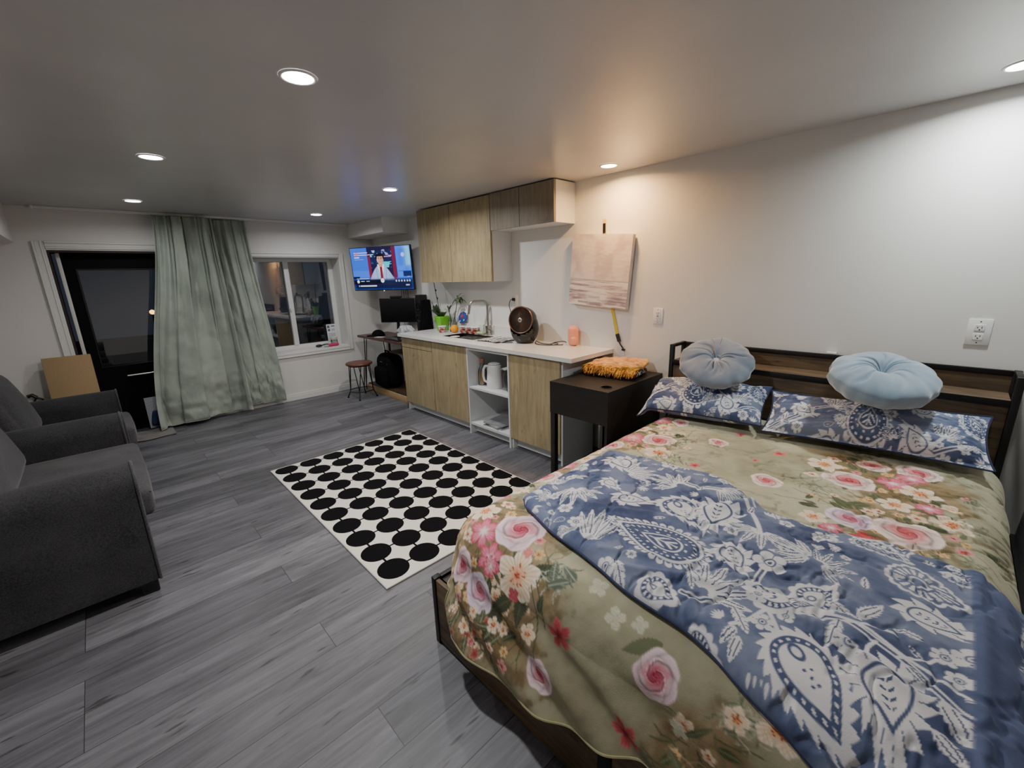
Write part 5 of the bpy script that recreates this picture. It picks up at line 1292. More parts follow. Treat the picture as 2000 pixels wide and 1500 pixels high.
    def scatter(s, area, gap, rg, keep, sizes=(.022, .05)):
        """fill the ground between the large motifs"""
        (a0, a1), (b0, b1) = area; pts = list(keep); n = 0
        for k in range(4000):
            c = (rg.uniform(a0, a1), rg.uniform(b0, b1)); sz = rg.uniform(*sizes)
            if any((c[0] - p[0]) ** 2 + (c[1] - p[1]) ** 2 < (sz + p[2] + gap) ** 2 for p in pts): continue
            pts.append((c[0], c[1], sz)); a = rg.uniform(0, 2 * PI); q = rg.random(); d = (math.cos(a) * sz, math.sin(a) * sz)
            p0, p1 = (c[0] - d[0], c[1] - d[1]), (c[0] + d[0], c[1] + d[1])
            if q < .30: s.bleaf(p0, p1, .34, 0, 6)
            elif q < .45: s.bleaf(p0, p1, .38, 1, 5)
            elif q < .65: s.bflower(c, sz * .85, rg.choice((5, 6, 7)), a)
            elif q < .85: s.fan(p0, a, sz * 2, rg.choice((4, 5, 6)), 1.7)
            else: s.paisley(p0, p1, .45, rg.uniform(-.1, .1), rg.choice((0, 2, 3)), 14)
            n += 1
        return n
def blue_ground(x, y, seed):
    n1 = fbm(x, y, 9, 5, seed)[:, None]; n2 = fbm(x, y, 45, 3, seed + 9)[:, None]
    a, b, c = np.array((68, 78, 112)) / 255., np.array((94, 106, 138)) / 255., np.array((120, 130, 156)) / 255.
    f = np.clip((n1 - .30) / .36 + (n2 - .45) * .6, 0, 1); g = sm(f, 0, .5); h = sm(f, .5, 1)
    return (a * (1 - g) + b * g) * (1 - h) + c * h

# ------------------------------------------------------------ bed frame
t = thing('bed_frame', 'rustic brown bed frame with black metal edges and a shelf headboard', 'bed', (1.8, .5, 0))
FY0, FY1, FXX = -.345, 1.325, .78
for (y0, y1) in ((.510, FY1 - .026), (FY0 + .026, .465)):
    MB().box(FXX, FXX + .018, y0, y1, .012, .312, .002).build('footboard_panel', M['bedwood'], t)
b = MB()
for y in (FY1 - .025, FY0): b.box(FXX - .004, FXX + .030, y, y + .025, 0, .318, .002)
b.box(FXX - .0005, FXX + .026, .466, .509, 0, .314, .002)
b.build('foot_post', M['black_metal'], t) if False else b.bm.free()
for y, w_ in ((FY1 - .025, .025), (FY0, .025), (.466, .043)):
    MB().box(FXX - .004, FXX + .030, y, y + w_, 0, .318, .002).build('foot_post', M['black_metal'], t)
for y0 in (FY1 - .022, FY0 + .002):
    MB().box(FXX + .031, 2.765, y0, y0 + .020, .10, .312, .002).build('side_rail', M['black_metal'], t)
MB().box(FXX + .032, 2.755, FY0 + .024, FY1 - .024, .285, .300).build('slat_deck', M['nightwood'], t)
HX = 2.768
for y in (FY1 - .030, FY0 + .095):
    b = MB(); b.box(HX - .012, HX + .018, y, y + .026, 0, 1.018, .002); b.build('head_post', M['black_metal'], t)
    b = MB(); b.box(HX + .0182, 2.930, y + .002, y + .024, .998, 1.018, .002); b.build('head_side_bar', M['black_metal'], t)
    b = MB(); b.box(2.930, 2.955, y, y + .026, 0, 1.018, .002); b.build('rear_post', M['black_metal'], t)
hy0, hy1 = FY0 + .122, FY1 - .031
MB().box(2.932, 2.952, hy0, hy1, .990, 1.016, .002).build('top_rail', M['black_metal'], t)
MB().box(2.936, 2.950, hy0, hy1, .60, .9895).build('back_panel', M['bedwood'], t)
MB().box(HX - .006, 2.9355, hy0, hy1, .900, .915, .001).build('shelf_board', wood('shelf_brown', rgb(70, 55, 40), rgb(112, 92, 68), 'Y', 8, .55, 12), t)
MB().box(HX - .014, HX - .0065, hy0, hy1, .884, .9155, .001).build('shelf_rail', M['black_metal'], t)
MB().box(HX - .002, HX + .016, hy0, hy1, .33, .8995, .001).build('lower_panel', M['bedwood'], t)

# ------------------------------------------------------------ floral spread
na, nb = 600, 440
gA = np.concatenate([np.linspace(BX0 + BR - S_FOOT, 1.30, 300), np.linspace(1.30, 2.750, na - 300 + 1)[1:]]); gB = np.linspace(BY0 + BR - S_SIDE, BY1 - BR + S_SIDE, nb)
Ag, Bg = np.meshgrid(gA, gB, indexing='ij')
ca = np.maximum(Ag, BX0 + BR); cb = np.clip(Bg, BY0 + BR, BY1 - BR)
ex, ey = (Ag - ca) / S_FOOT, (Bg - cb) / S_SIDE; mx_ = np.maximum(np.abs(ex), np.abs(ey)); ln_ = np.hypot(ex, ey) + 1e-9
ux, uy = ex / ln_, ey / ln_
sf = ARC + (BT - BR - hem_z(np.clip(cb + uy * BR, -.3, 1.3))) * math.sqrt(1 + FL * FL)
wgt = np.clip(-ux, 0, 1) ** 2
wh = sm(-ux, .90, .985); S = mx_ * (sf * wh + S_SIDE * (1 - wh)); S = np.where(mx_ > 0, S, 0)
Ap, Bp = ca + ux * S, cb + uy * S
drop_ = sm(S, ARC * .5, ARC + .15)
# tension folds on the foot drop and fine creases on top
fold = np.sin(2 * PI * (S * 6.5 + Bp * 2.6 + .5 * fbm(Ap * 3, Bp * 3, 1, 3, 2))) * wgt * drop_
off = .013 * (fold + wgt * drop_) + .006 * (fbm(Ap, Bp, 6, 4, 3) - .47) * 2
crease = np.abs(fbm(Ap * 1.2 + .25 * Bp, Bp * .55, 9, 4, 6) - .47); off -= .010 * (1 - sm(crease, 0, .055)) * (1 - wgt * drop_) * sm(Ap, .9, 1.2)
side_w = .012 * np.sin(Bp * 3 + Ap * 17) * np.clip(np.abs(uy), 0, 1) ** 2 * drop_; off += side_w * .6
V = drape(Ap, Bp, off)
V[..., 0] = np.minimum(V[..., 0], 2.750)
P2 = np.stack([Ap, Bp], -1).reshape(-1, 2)
bx_, by_ = P2[:, 0], P2[:, 1]
n1 = fbm(bx_, by_, 4, 5, 14)[:, None]; n2 = fbm(bx_, by_, 22, 4, 15)[:, None]
sageA, sageB = np.array((160, 157, 130)) / 255., np.array((186, 183, 156)) / 255.
C = sageA * (1 - sm(n1, .3, .65)) + sageB * sm(n1, .3, .65); C = C * (.93 + .15 * n2)
BQ = [(.80, 1.02, .30), (1.35, 1.22, .20), (2.02, 1.08, .27), (1.85, .07, .24), (2.24, .09, .26), (.62, .95, .20), (.60, .22, .16), (2.35, 1.15, .14)]
for (x, y, r_) in BQ:
    d = np.hypot(bx_ - x, by_ - y) / r_ + (n1[:, 0] - .45) * 1.6 + (n2[:, 0] - .45) * .9
    k = (1 - sm(d, .45, 1.15))[:, None]; br = np.array((146, 112, 76)) / 255.; C = C * (1 - .62 * k) + br * .62 * k
    k2 = (1 - sm(d + (n2[:, 0] - .45) * 2.4, .25, .8))[:, None]; C = C * (1 - .35 * k2) + np.array((92, 88, 60)) / 255. * .35 * k2
# brown brushed print towards the foot hem, with the drop's shade painted in
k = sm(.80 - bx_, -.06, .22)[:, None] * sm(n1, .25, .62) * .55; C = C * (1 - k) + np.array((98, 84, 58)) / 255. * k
pt = Paint(P2, C, .0030)
rg = random.Random(21)
grn = [(96, 108, 84), (120, 130, 108), (70, 82, 62), (140, 148, 128)]
for (x, y, r_) in BQ:
    pt.scribble((x, y), r_ * .95, 46, [(104, 112, 80), (150, 110, 78), (84, 88, 62), (176, 150, 116)], rg, .0018)
    for k in range(int(46 * r_ / .25)):
        a = rg.uniform(0, 2 * PI); d = r_ * math.sqrt(rg.random()) * .92; c = (x + d * math.cos(a), y + d * math.sin(a)); q = rg.random()
        if q < .42: pt.leaf(c, rg.uniform(.018, .045), rg.uniform(0, 2 * PI), rg.uniform(.007, .015), rg.choice(((78, 84, 56), (98, 104, 76), (60, 68, 48))), (128, 134, 106))
        elif q < .62: pt.flower(c, rg.uniform(.014, .030), a, (220, 150, 110), (232, 206, 176), (238, 222, 200), 5)
        elif q < .80: pt.flower(c, rg.uniform(.012, .026), a, (196, 96, 96), (216, 140, 140), (230, 180, 176), 5)
        else: pt.flower(c, rg.uniform(.012, .024), a, (206, 150, 88), (220, 184, 130), (226, 200, 156), 6)
PK = ((232, 206, 214), (216, 150, 162), (176, 66, 88)); PKW = ((236, 214, 206), (222, 150, 152), (198, 84, 92)); LIL = ((222, 206, 222), (214, 162, 180), (186, 88, 112))
def cream(c, r_, ro=0.0, asp=1.0, n=5): pt.flower(c, r_, ro, (226, 150, 96), (238, 214, 184), (242, 226, 210), n, asp, (170, 84, 60))
def pinkw(c, r_, ro=0.0, asp=1.0): pt.flower(c, r_, ro, (240, 222, 222), (222, 132, 150), (206, 84, 110), 6, asp, None)
# bouquet at the foot corner
for c, l_, a, w_ in (((.60, .935), .085, 2.9, .030), ((.68, .905), .06, 2.4, .024), ((.72, .83), .07, 3.3, .024), ((.93, 1.02), .05, 1.2, .02), ((.80, .95), .05, 2.2, .02), ((.64, 1.17), .05, 2.0, .018), ((.86, .78), .055, -1.0, .02)):
    pt.leaf(c, l_, a, w_, (66, 72, 52), (98, 104, 80))
pt.scribble((.86, .735), .055, 60, [(84, 96, 80), (196, 202, 188), (70, 82, 68), (150, 160, 142)], rg, .0017)
for c, a in (((.875, .75), .5), ((.845, .715), 2.2), ((.89, .70), 1.2)): pt.leaf(c, .036, a, .015, (96, 108, 92), (190, 196, 182))
cream((.942, 1.155), .060, .4); cream((1.16, 1.185), .048, 1.0); pinkw((1.075, 1.205), .036); pinkw((.862, 1.080), .060, .5); cream((1.03, 1.12), .03, .2)
pinkw((.795, .995), .058, 1.2); pt.flower((.775, .985), .035, .3, (240, 226, 220), (226, 150, 166), (200, 70, 96), 9, 1, (210, 120, 120))
pt.rose((.945, .965), .104, .4, *PK, 1.0, .3); pt.rose((.712, 1.130), .066, 1.2, *PK, 1.15, 1.0); pt.rose((.665, 1.020), .074, 2.0, *LIL, 1.05, 2.0)
cream((.800, .865), .088, .15); pt.flower((.800, .865), .030, .6, (196, 90, 60), (236, 176, 140), (238, 200, 176), 5, 1, (150, 50, 44)); pt.flower((.735, .862), .024, .9, (206, 110, 110), (200, 90, 100), (196, 80, 92), 4, 1, None)
pt.flower((.88, .87), .022, .5, (224, 150, 140), (222, 140, 130), (230, 170, 160), 4, 1, None)
pt.flower((.845, 1.19), .03, .4, (196, 120, 80), (212, 170, 130), (220, 190, 150), 6, 1, None)
for k in range(46):   # busy floral band along the hem corner
    c = (rg.uniform(.44, .60), rg.uniform(.88, 1.26)); q = rg.random()
    if q < .4: pt.leaf(c, rg.uniform(.02, .04), rg.uniform(0, 6), .010, (84, 90, 64), (190, 190, 160))
    elif q < .7: cream(c, rg.uniform(.014, .026), q * 9)
    else: pt.flower(c, rg.uniform(.012, .022), q * 7, (150, 60, 60), (170, 96, 84), (206, 160, 140), 5)
# single roses and sprigs on the drop
pt.leaf((.825, .425), .055, 2.2, .018, (100, 108, 78), None, .8); pt.rose((.784, .372), .062, .9, *PK, 1.12, .5); pt.rose((.560, .712), .062, 1.4, *PK, 1.1, 1.4)
for c in ((.724, .660), (.598, .420)):
    pt.flower(c, .045, rg.uniform(0, 3), (126, 36, 44), (176, 74, 78), (196, 104, 104), 5, 1, None, .72)
for c, r_ in (((.850, .516), .030), ((.868, .450), .022), ((.90, .60), .03), ((.70, .30), .024)): pt.flower(c, r_, rg.uniform(0, 3), (196, 196, 172), (200, 200, 176), (204, 204, 182), 4, 1, None, .6)
pt.scribble((.80, .19), .045, 50, [(96, 106, 84), (190, 190, 170), (110, 118, 96), (206, 190, 164)], rg, .0016); cream((.805, .192), .028); cream((.835, .118), .046, .8, 1, 4)
pt.stroke([(.80, .80), (.74, .76), (.66, .74), (.60, .73)], .0018, (74, 78, 58)); pt.stroke([(.82, .79), (.76, .735), (.70, .72)], .0018, (74, 78, 58))
# long-side border of blooms
for (c, r_, k) in (((1.33, 1.19), .085, 'p'), ((1.48, 1.20), .068, 'r'), ((1.60, 1.16), .05, 'c'), ((1.72, 1.19), .058, 'c'), ((1.83, 1.165), .070, 'p'), ((1.985, 1.125), .072, 'w'), ((2.05, 1.01), .094, 'p'), ((1.89, .93), .075, 'c'), ((2.362, 1.155), .066, 'r'), ((2.386, 1.045), .055, 'p'), ((2.16, 1.17), .055, 'c'), ((2.25, 1.08), .045, 'c'), ((1.42, 1.08), .05, 'c'), ((1.68, 1.06), .05, 'r')):
    if k == 'p': pt.rose(c, r_, rg.uniform(0, 6), *PKW, 1.0, r_ * 90)
    elif k == 'r': pinkw(c, r_, r_ * 50)
    elif k == 'w': pinkw(c, r_, 1.0); pt.flower(c, r_ * .6, .5, (240, 222, 210), (232, 170, 170), (214, 110, 120), 6, 1, None)
    else: cream(c, r_, r_ * 70)
pt.scribble((1.86, .84), .07, 40, grn, rg); pt.scribble((2.10, .90), .06, 24, grn, rg); pt.scribble((1.98, .30), .10, 26, grn, rg, .0014)
# middle sprigs
for c, r_ in (((2.206, .762), .058), ((1.905, .450), .072)): pt.rose(c, r_, 1.0, *PKW, .9, 2)
for c, r_ in (((1.852, .732), .030), ((2.41, .72), .028), ((2.254, .492), .036), ((2.09, .55), .02)): pt.flower(c, r_, r_ * 80, (150, 52, 56), (206, 110, 110), (214, 140, 134), 5, 1, None, .7)
# bouquets at the far side
for c, l_, a, w_ in (((1.905, .192), .05, .8, .022), ((1.93, .15), .045, 2.2, .02), ((1.905, -.03), .085, 1.75, .022), ((2.03, -.06), .06, 1.7, .02), ((2.32, .22), .045, .4, .016), ((2.10, .14), .05, 2.5, .018), ((1.885, -.235), .06, 1.6, .02), ((2.16, -.06), .04, 1.2, .016), ((2.04, .10), .045, .4, .018)):
    pt.leaf(c, l_, a, w_, (86, 92, 66), (124, 130, 100))
for (c, r_, k) in (((2.14, .204), .098, 'p'), ((2.392, .156), .066, 'p'), ((2.428, .006), .084, 'p'), ((2.23, .072), .060, 'r'), ((2.195, -.012), .066, 'c'), ((2.254, .312), .070, 'c'), ((1.792, .150), .078, 'l'), ((1.816, .0), .106, 'p'), ((2.02, .048), .056, 'c'), ((2.068, -.042), .044, 'r'), ((1.99, -.105), .060, 'c'), ((1.672, .085), .050, 'd'), ((1.655, .024), .042, 'd'), ((1.678, .185), .036, 'r'), ((1.72, .245), .045, 'c'), ((2.33, .02), .05, 'r'), ((2.10, .33), .03, 'c'), ((2.13, -.1), .03, 'c')):
    if k == 'p': pt.rose(c, r_, rg.uniform(0, 6), *PKW, 1.0, r_ * 90)
    elif k == 'l': pt.rose(c, r_, .5, *LIL, 1.0, 1)
    elif k == 'r': pinkw(c, r_, r_ * 50)
    elif k == 'd': pt.flower(c, r_, .4, (226, 150, 140), (206, 84, 84), (196, 64, 70), 5, 1, None)
    else: cream(c, r_, r_ * 70)
for c in ((2.02, -.17), (1.75, -.15), (2.25, -.16), (1.70, -.05)): pt.scribble(c, .05, 22, grn, rg, .0013)
spread_m = vcol('floral_spread_cloth', .88, .22, .05, 420)
t = thing('floral_bedspread', 'sage green bedspread printed with pink roses, covering the mattress', 'bedspread', (1.8, .5, .3))
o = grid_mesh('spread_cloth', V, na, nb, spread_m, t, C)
idx = [(0, j) for j in range(0, nb, 2)]
b = MB(); b.tube([tuple(V[i, j] + np.array([-.001, 0, 0])) for i, j in idx], .0035, 6); b.build('hem', plain('spread_hem', rgb(150, 146, 110), .9, 0, .1, 60), t)

# ------------------------------------------------------------ blue paisley duvet folded across the foot
b_k = [1.085, 1.06, .90, .74, .59, .474, .384, .258, .15, .048, -.03, -.096, -.15, -.20, -.30, -.45]
far_k = [1.672, 1.690, 1.706, 1.728, 1.733, 1.69, 1.585, 1.585, 1.607, 1.637, 1.642, 1.642, 1.630, 1.598, 1.585, 1.57]
nr_b = [1.085, 1.044, .852, .678, .534, .414, .336, .264, .198, .156, .108, .072, .0, -.1, -.2, -.45]
nr_a = [1.085, 1.042, .992, .950, .926, .908, .900, .888, .866, .852, .834, .816, .785, .752, .735, .73]
nbd, nad = 560, 330
bb = np.linspace(1.085, -.425, nbd); far = np.interp(-bb, [-q for q in b_k], far_k); near = np.interp(-bb, [-q for q in nr_b], nr_a)
ker = np.hanning(25); ker /= ker.sum(); pad = lambda z: np.convolve(np.pad(z, 12, 'edge'), ker, 'valid')
far, near = pad(far), pad(near)
far = far + .006 * np.sin(bb * 23) + .004 * np.sin(bb * 51); near = near + .005 * np.sin(bb * 19 + 1)
tt = np.linspace(0, 1, nad); tt = .5 - .5 * np.cos(PI * tt) if False else tt
Ad = near[:, None] + (far - near)[:, None] * tt[None, :]; Bd = bb[:, None] + 0 * Ad
ed = np.minimum(np.minimum((Ad - near[:, None]), (far[:, None] - Ad)), (bb[0] - Bd) + .0)
prof = np.sqrt(np.clip(1 - (1 - np.clip(ed / .040, 0, 1)) ** 2, 0, 1))
puff = .034 * prof + .012 * sm(ed, 0, .25)
puff = puff * (1 - .55 * sm(-Bd, .18, .27))
wr = fbm(Ad, Bd, 5, 4, 40) - .47; puff += .020 * wr * prof
q = np.abs(fbm(Ad * .8 + .5 * Bd, Bd * 1.3 - .3 * Ad, 5.5, 4, 44) - .47); puff -= .008 * (1 - sm(q, 0, .05)) * prof
# the pinched fold running in from the far edge
dl = (Bd - .435) * .86 + (Ad - 1.60) * .40; al = (Ad - 1.30)
puff += .020 * np.exp(-((dl + .03) / .022) ** 2) * sm(al, 0, .28) * prof - .016 * np.exp(-((dl - .012) / .014) ** 2) * sm(al, 0, .28) * prof
for (k0, k1, am) in ((.985, .60, .008), (1.02, .2, .007), (1.25, .05, .006)):
    puff += am * np.exp(-(((Ad - k0) - .10 * np.sin(Bd * 5 + k1)) / .016) ** 2) * prof * sm(Bd, -.15, 0)
# border fold at the right end: reverse side lapped over
bd = sm(-Bd, .134, .142); lap = .012 * np.exp(-((Bd + .148) / .014) ** 2) - .010 * np.exp(-((Bd + .205 + .012 * np.sin(Ad * 14)) / .016) ** 2); puff += lap * prof
puff += .010 * np.sin(Ad * 42 + 6 * np.sin(Bd * 9)) * sm(-Bd, .16, .21) * prof * .6
VD = drape(Ad, Bd, .016 + puff)
PD = np.stack([Ad, Bd], -1).reshape(-1, 2)
C = blue_ground(PD[:, 0], PD[:, 1], 60)
pt = Paint(PD, C, .0026); rg = random.Random(5)
keep = []
def K(p0, p1=None, r_=None):
    if p1 is None: keep.append((p0[0], p0[1], r_))
    else:
        L = math.hypot(p1[0] - p0[0], p1[1] - p0[1]); n = max(2, int(L / .05))
        for k in range(n + 1): keep.append((p0[0] + (p1[0] - p0[0]) * k / n, p0[1] + (p1[1] - p0[1]) * k / n, r_ or .04))
# stems first, motifs over them
V1 = [(1.235, .262), (1.13, .262), (1.075, .232), (1.055, .205), (1.10, .145), (1.13, .10), (1.145, .062), (1.118, .0), (1.085, -.055), (1.05, -.095), (1.01, -.14)]
pt.vine(V1, .009); pt.vine([(1.075, .225), (1.10, .16), (1.145, .085), (1.15, .03), (1.11, -.04), (1.085, -.11), (1.06, -.15)], .0045); pt.vine([(1.06, .215), (1.02, .185), (.985, .165)], .005); pt.vine([(1.14, .07), (1.165, .03), (1.175, -.02)], .004); pt.vine([(1.12, .01), (1.09, .02), (1.06, .02)], .004)
pt.vine([(1.10, -.03), (1.13, -.07), (1.16, -.10)], .004); pt.vine([(.94, .85), (.99, .80), (1.06, .775)], .005); pt.vine([(1.22, .95), (1.18, .90), (1.09, .87)], .007); pt.vine([(1.56, .72), (1.53, .60), (1.60, .48), (1.52, .40), (1.42, .34), (1.31, .30)], .007); pt.vine([(1.57, .70), (1.55, .60), (1.63, .47), (1.55, .39)], .004)
pt.vine([(.955, .262), (.995, .235), (1.05, .215)], .005); pt.vine([(.98, .395), (.99, .345), (1.02, .30)], .008)
for p0, p1, fat, bend, st, te, kr in (((1.130, .405), (1.138, .700), .36, .0, 0, 30, .075), ((1.405, .63), (1.262, .470), .44, .06, 1, 16, .06), ((1.49, .485), (1.285, .435), .44, -.04, 2, 12, .06),
        ((1.010, .165), (.835, .015), .40, .03, 1, 22, .08), ((1.068, -.002), (.870, -.060), .40, -.03, 2, 16, .07), ((1.25, .385), (1.155, .29), .50, .0, 2, 10, .05), ((.965, .495), (.925, .385), .50, .05, 3, 10, .045), ((.885, .345), (.872, .245), .50, .0, 3, 12, .045),
        ((1.44, .02), (1.415, -.145), .55, -.1, 4, 18, .07), ((1.30, -.015), (1.245, -.150), .42, .08, 2, 10, .045), ((1.135, .165), (1.245, .082), .48, .12, 3, 11, .05), ((1.06, .245), (1.19, .178), .50, -.28, 3, 14, .06),
        ((1.595, .985), (1.49, .85), .55, 0, 2, 12, .07), ((1.27, .79), (1.305, .645), .42, .08, 2, 9, .045), ((1.585, .10), (1.50, .0), .46, .1, 0, 16, .05), ((1.36, .90), (1.345, .80), .45, -.1, 2, 9, .04), ((1.62, -.02), (1.60, .14), .5, 0, 4, 12, .03)):
    pt.paisley(p0, p1, fat, bend, st, te); K(p0, p1, kr)
# tulip, palmettes, fans, flowers, feathers
pt.fan((.985, .712), .25, .185, 5, .95, .20); K((.985, .712), (1.165, .757), .05)
pt.fan((1.235, .945), 3.9, .14, 6, 1.9); K((1.235, .945), (1.14, .84), .05); pt.fan((1.40, .325), 3.14, .12, 6, 2.6); K((1.40, .33), None, .085); pt.fan((1.51, .645), 1.3, .13, 7, 2.4); K((1.52, .68), None, .085)
pt.fan((1.01, .352), -.35, .135, 6, 2.2); K((1.06, .33), None, .075); pt.fan((1.325, .158), -1.0, .09, 6, 2.6); K((1.33, .15), None, .06); pt.fan((1.34, .175), 1.5, .12, 5, 1.7); K((1.35, .23), None, .05); pt.fan((1.59, .53), -1.7, .11, 6, 2.0); K((1.59, .48), None, .05)
pt.fan((1.47, .865), -.8, .14, 6, 1.7); K((1.52, .81), None, .06)
for p0, p1, w_ in (((.976, .60), (.91, .525), .30), ((.935, .235), (.885, .232), .5), ((1.015, .275), (.952, .222), .34), ((1.185, .05), (1.255, .012), .4), ((1.05, .03), (1.052, .066), .5), ((1.088, -.04), (1.055, -.075), .4), ((.955, .25), (.905, .262), .45), ((1.035, -.10), (.955, -.138), .42), ((.952, -.09), (.915, -.135), .42), ((1.135, .08), (1.03, .085), .25), ((1.075, .415), (1.0, .375), .25), ((1.20, .12), (1.17, .04), .3)):
    pt.bleaf(p0, p1, w_, 0 if w_ < .4 else 1, 6); K(p0, p1, .022)
for c, r_, n in (((1.088, .242), .026, 7), ((1.008, .208), .026, 6), ((1.058, .172), .02, 4), ((1.060, .05), .030, 8), ((1.165, -.10), .026, 7), ((1.188, -.14), .034, 6), ((1.112, -.122), .024, 6), ((.945, .61), .03, 6), ((1.25, .26), .045, 5), ((1.05, .80), .03, 6), ((1.09, .88), .028, 6), ((1.33, .395), .022, 5)):
    pt.bflower(c, r_, n, r_ * 40); K(c, None, r_)
for k in range(8): pt.bleaf((.885 - .0 * k, .19 - .012 * k), (.862 + .006 * (k % 3), .186 - .012 * k), .35, 2)
pt.scatter(((.66, 1.75), (-.15, 1.09)), .010, rg, keep, (.030, .055)); pt.scatter(((.66, 1.75), (-.16, 1.09)), .004, rg, keep, (.016, .028)); pt.scatter(((.62, 1.65), (-.45, -.215)), .006, rg, [], (.02, .05))
# plain reverse side shows as a border strip
m_ = sm(-PD[:, 1], .1355, .1405) * (1 - sm(-PD[:, 1] - .012 * np.sin(PD[:, 0] * 14), .205, .211))
pl = (np.array((88, 100, 138)) / 255.) * (.94 + .12 * fbm(PD[:, 0], PD[:, 1], 30, 3, 71))[:, None]
C[:] = C * (1 - m_[:, None]) + pl * m_[:, None]
duvet_m = vcol('blue_paisley_cloth', .85, .18, .08, 420)
t = thing('blue_paisley_duvet', 'blue duvet with white paisley flowers folded across the foot of the bed', 'duvet', (1.3, .4, .62))
grid_mesh('duvet_cover', VD, nbd, nad, duvet_m, t, C)
b = MB(); b.tube([tuple(VD[i, 0]) for i in range(0, nbd, 3)], .004, 6); b.build('seam_piping', plain('navy_seam', rgb(44, 54, 92), .85, 0, .1, 60), t)

# ------------------------------------------------------------ pillows
def pillow(lab, origin, U, Vv, N, w, h, th, seed, deform=None, flange=.0):
    nu, nv = 190, 130; k = np.linspace(-1, 1, nu)[:, None] + np.zeros((1, nv)); l = np.linspace(-1, 1, nv)[None, :] + np.zeros((nu, 1))
    sides = []
    for sgn in (1, -1):
        fl_ = 1 - flange
        ku, lv = np.clip(np.abs(k) / fl_, 0, 1), np.clip(np.abs(l) / (1 - flange * w / h), 0, 1)
        prof = np.clip((1 - ku ** 2.6), 0, 1) ** .55 * np.clip((1 - lv ** 2.4), 0, 1) ** .55
        pinch = 1 - .055 * (1 - l ** 2) * np.abs(k) ** 4; pinch2 = 1 - .08 * (1 - k ** 2) * np.abs(l) ** 4
        X = k * w / 2 * pinch; Y = l * h / 2 * pinch2
        wrn = (fbm(k * 2 + 3, l * 2, 2.2, 4, seed) - .47) * .030 * (.3 + prof)
        Z = sgn * (th / 2 * prof + .0015) + (wrn if sgn > 0 else 0)
        if deform is not None: X, Y, Z = deform(X, Y, Z, k, l, sgn)
        P = np.array(origin) + X[..., None] * np.array(U) + Y[..., None] * np.array(Vv) + Z[..., None] * np.array(N)
        PP = np.stack([k * w / 2 + (0 if sgn > 0 else 3), l * h / 2], -1).reshape(-1, 2)
        sides.append((P, PP))
    P2 = np.concatenate([sides[0][1], sides[1][1]]); C = blue_ground(P2[:, 0] + seed, P2[:, 1], 80 + seed)
    pp = Paint(P2, C, .0028); rg = random.Random(seed); kp = []
    def KK(a, b_, r_):
        kp.append((a[0], a[1], r_)); kp.append((b_[0], b_[1], r_)); kp.append(((a[0] + b_[0]) / 2, (a[1] + b_[1]) / 2, r_))
    hw, hh = w / 2, h / 2
    pp.vine([(-hw * .98, -hh * .9), (-hw * .7, -hh * .35), (-hw * .4, hh * .15), (-hw * .1, hh * .30)], .009); pp.vine([(-hw * .93, -hh * .95), (-hw * .66, -hh * .45), (-hw * .45, -hh * .2)], .006); pp.vine([(hw * .45, -hh * .95), (hw * .62, -hh * .35), (hw * .72, hh * .1)], .006); pp.vine([(hw * .5, -hh * .9), (hw * .8, -hh * .5), (hw * .98, -hh * .45)], .009)
    for a, b_, f, bd_, st, te, r_ in (((-.02, -.13), (.06, .15), .36, .10, 0, 20, .075), ((.20, -.14), (.14, .0), .45, .05, 2, 10, .05), ((.22, .05), (.13, .14), .42, -.05, 2, 10, .05), ((-.18, .08), (-.06, .15), .5, .1, 3, 12, .05), ((-.10, -.15), (-.22, -.13), .45, .05, 2, 9, .045), ((hw - .03, .0), (hw - .06, .17), .4, .1, 0, 14, .05), ((-.30, .02), (-.20, -.04), .45, 0, 2, 9, .04)):
        pp.paisley(a, b_, f, bd_, st, te); KK(a, b_, r_)
    for c, a, r_ in (((-.14, .02), .9, .10), ((.10, -.10), 2.0, .07), ((-.24, .12), 1.4, .08), ((hw * .62, -.06), 1.1, .09)):
        pp.fan(c, a, r_, 6, 2.0); kp.append((c[0] + r_ * .5 * math.cos(a), c[1] + r_ * .5 * math.sin(a), r_ * .55))
    for c, r_ in (((-.02, -.165), .030), ((.08, .03), .026), ((-.27, -.10), .026), ((.27, -.14), .028)): pp.bflower(c, r_, 7); kp.append((c[0], c[1], r_))
    pp.scatter(((-hw, hw), (-hh, hh)), .008, rg, kp, (.024, .045)); pp.scatter(((-hw, hw), (-hh, hh)), .003, rg, kp, (.014, .022)); pp.scatter(((3 - hw, 3 + hw), (-hh, hh)), .02, rg, [], (.04, .07))
    t = thing('pillow', lab, 'pillow', tuple(origin), 'blue paisley pillows')
    # one closed skin: top and underside share the rim
    n = nu * nv; me_v = np.concatenate([sides[0][0].reshape(-1, 3), sides[1][0].reshape(-1, 3)])
    i = np.arange(nu - 1)[:, None]; j = np.arange(nv - 1)[None, :]; a = i * nv + j; b_ = (i + 1) * nv + j
    F = np.stack([a, b_, b_ + 1, a + 1], -1).reshape(-1, 4); F2 = np.stack([a, a + 1, b_ + 1, b_], -1).reshape(-1, 4) + n
    rim = [(q, 0) for q in range(nu)] + [(nu - 1, q) for q in range(1, nv)] + [(q, nv - 1) for q in range(nu - 2, -1, -1)] + [(0, q) for q in range(nv - 2, 0, -1)]
    ri = np.array([q * nv + p for q, p in rim]); rj = np.roll(ri, -1); F3 = np.stack([ri, ri + n, rj + n, rj], -1)
    FF = np.concatenate([F, F2, F3]); me = bpy.data.meshes.new('pillow_cover')
    me.vertices.add(len(me_v)); me.vertices.foreach_set('co', me_v.astype(np.float32).ravel()); me.loops.add(FF.size); me.loops.foreach_set('vertex_index', FF.astype(np.int32).ravel())
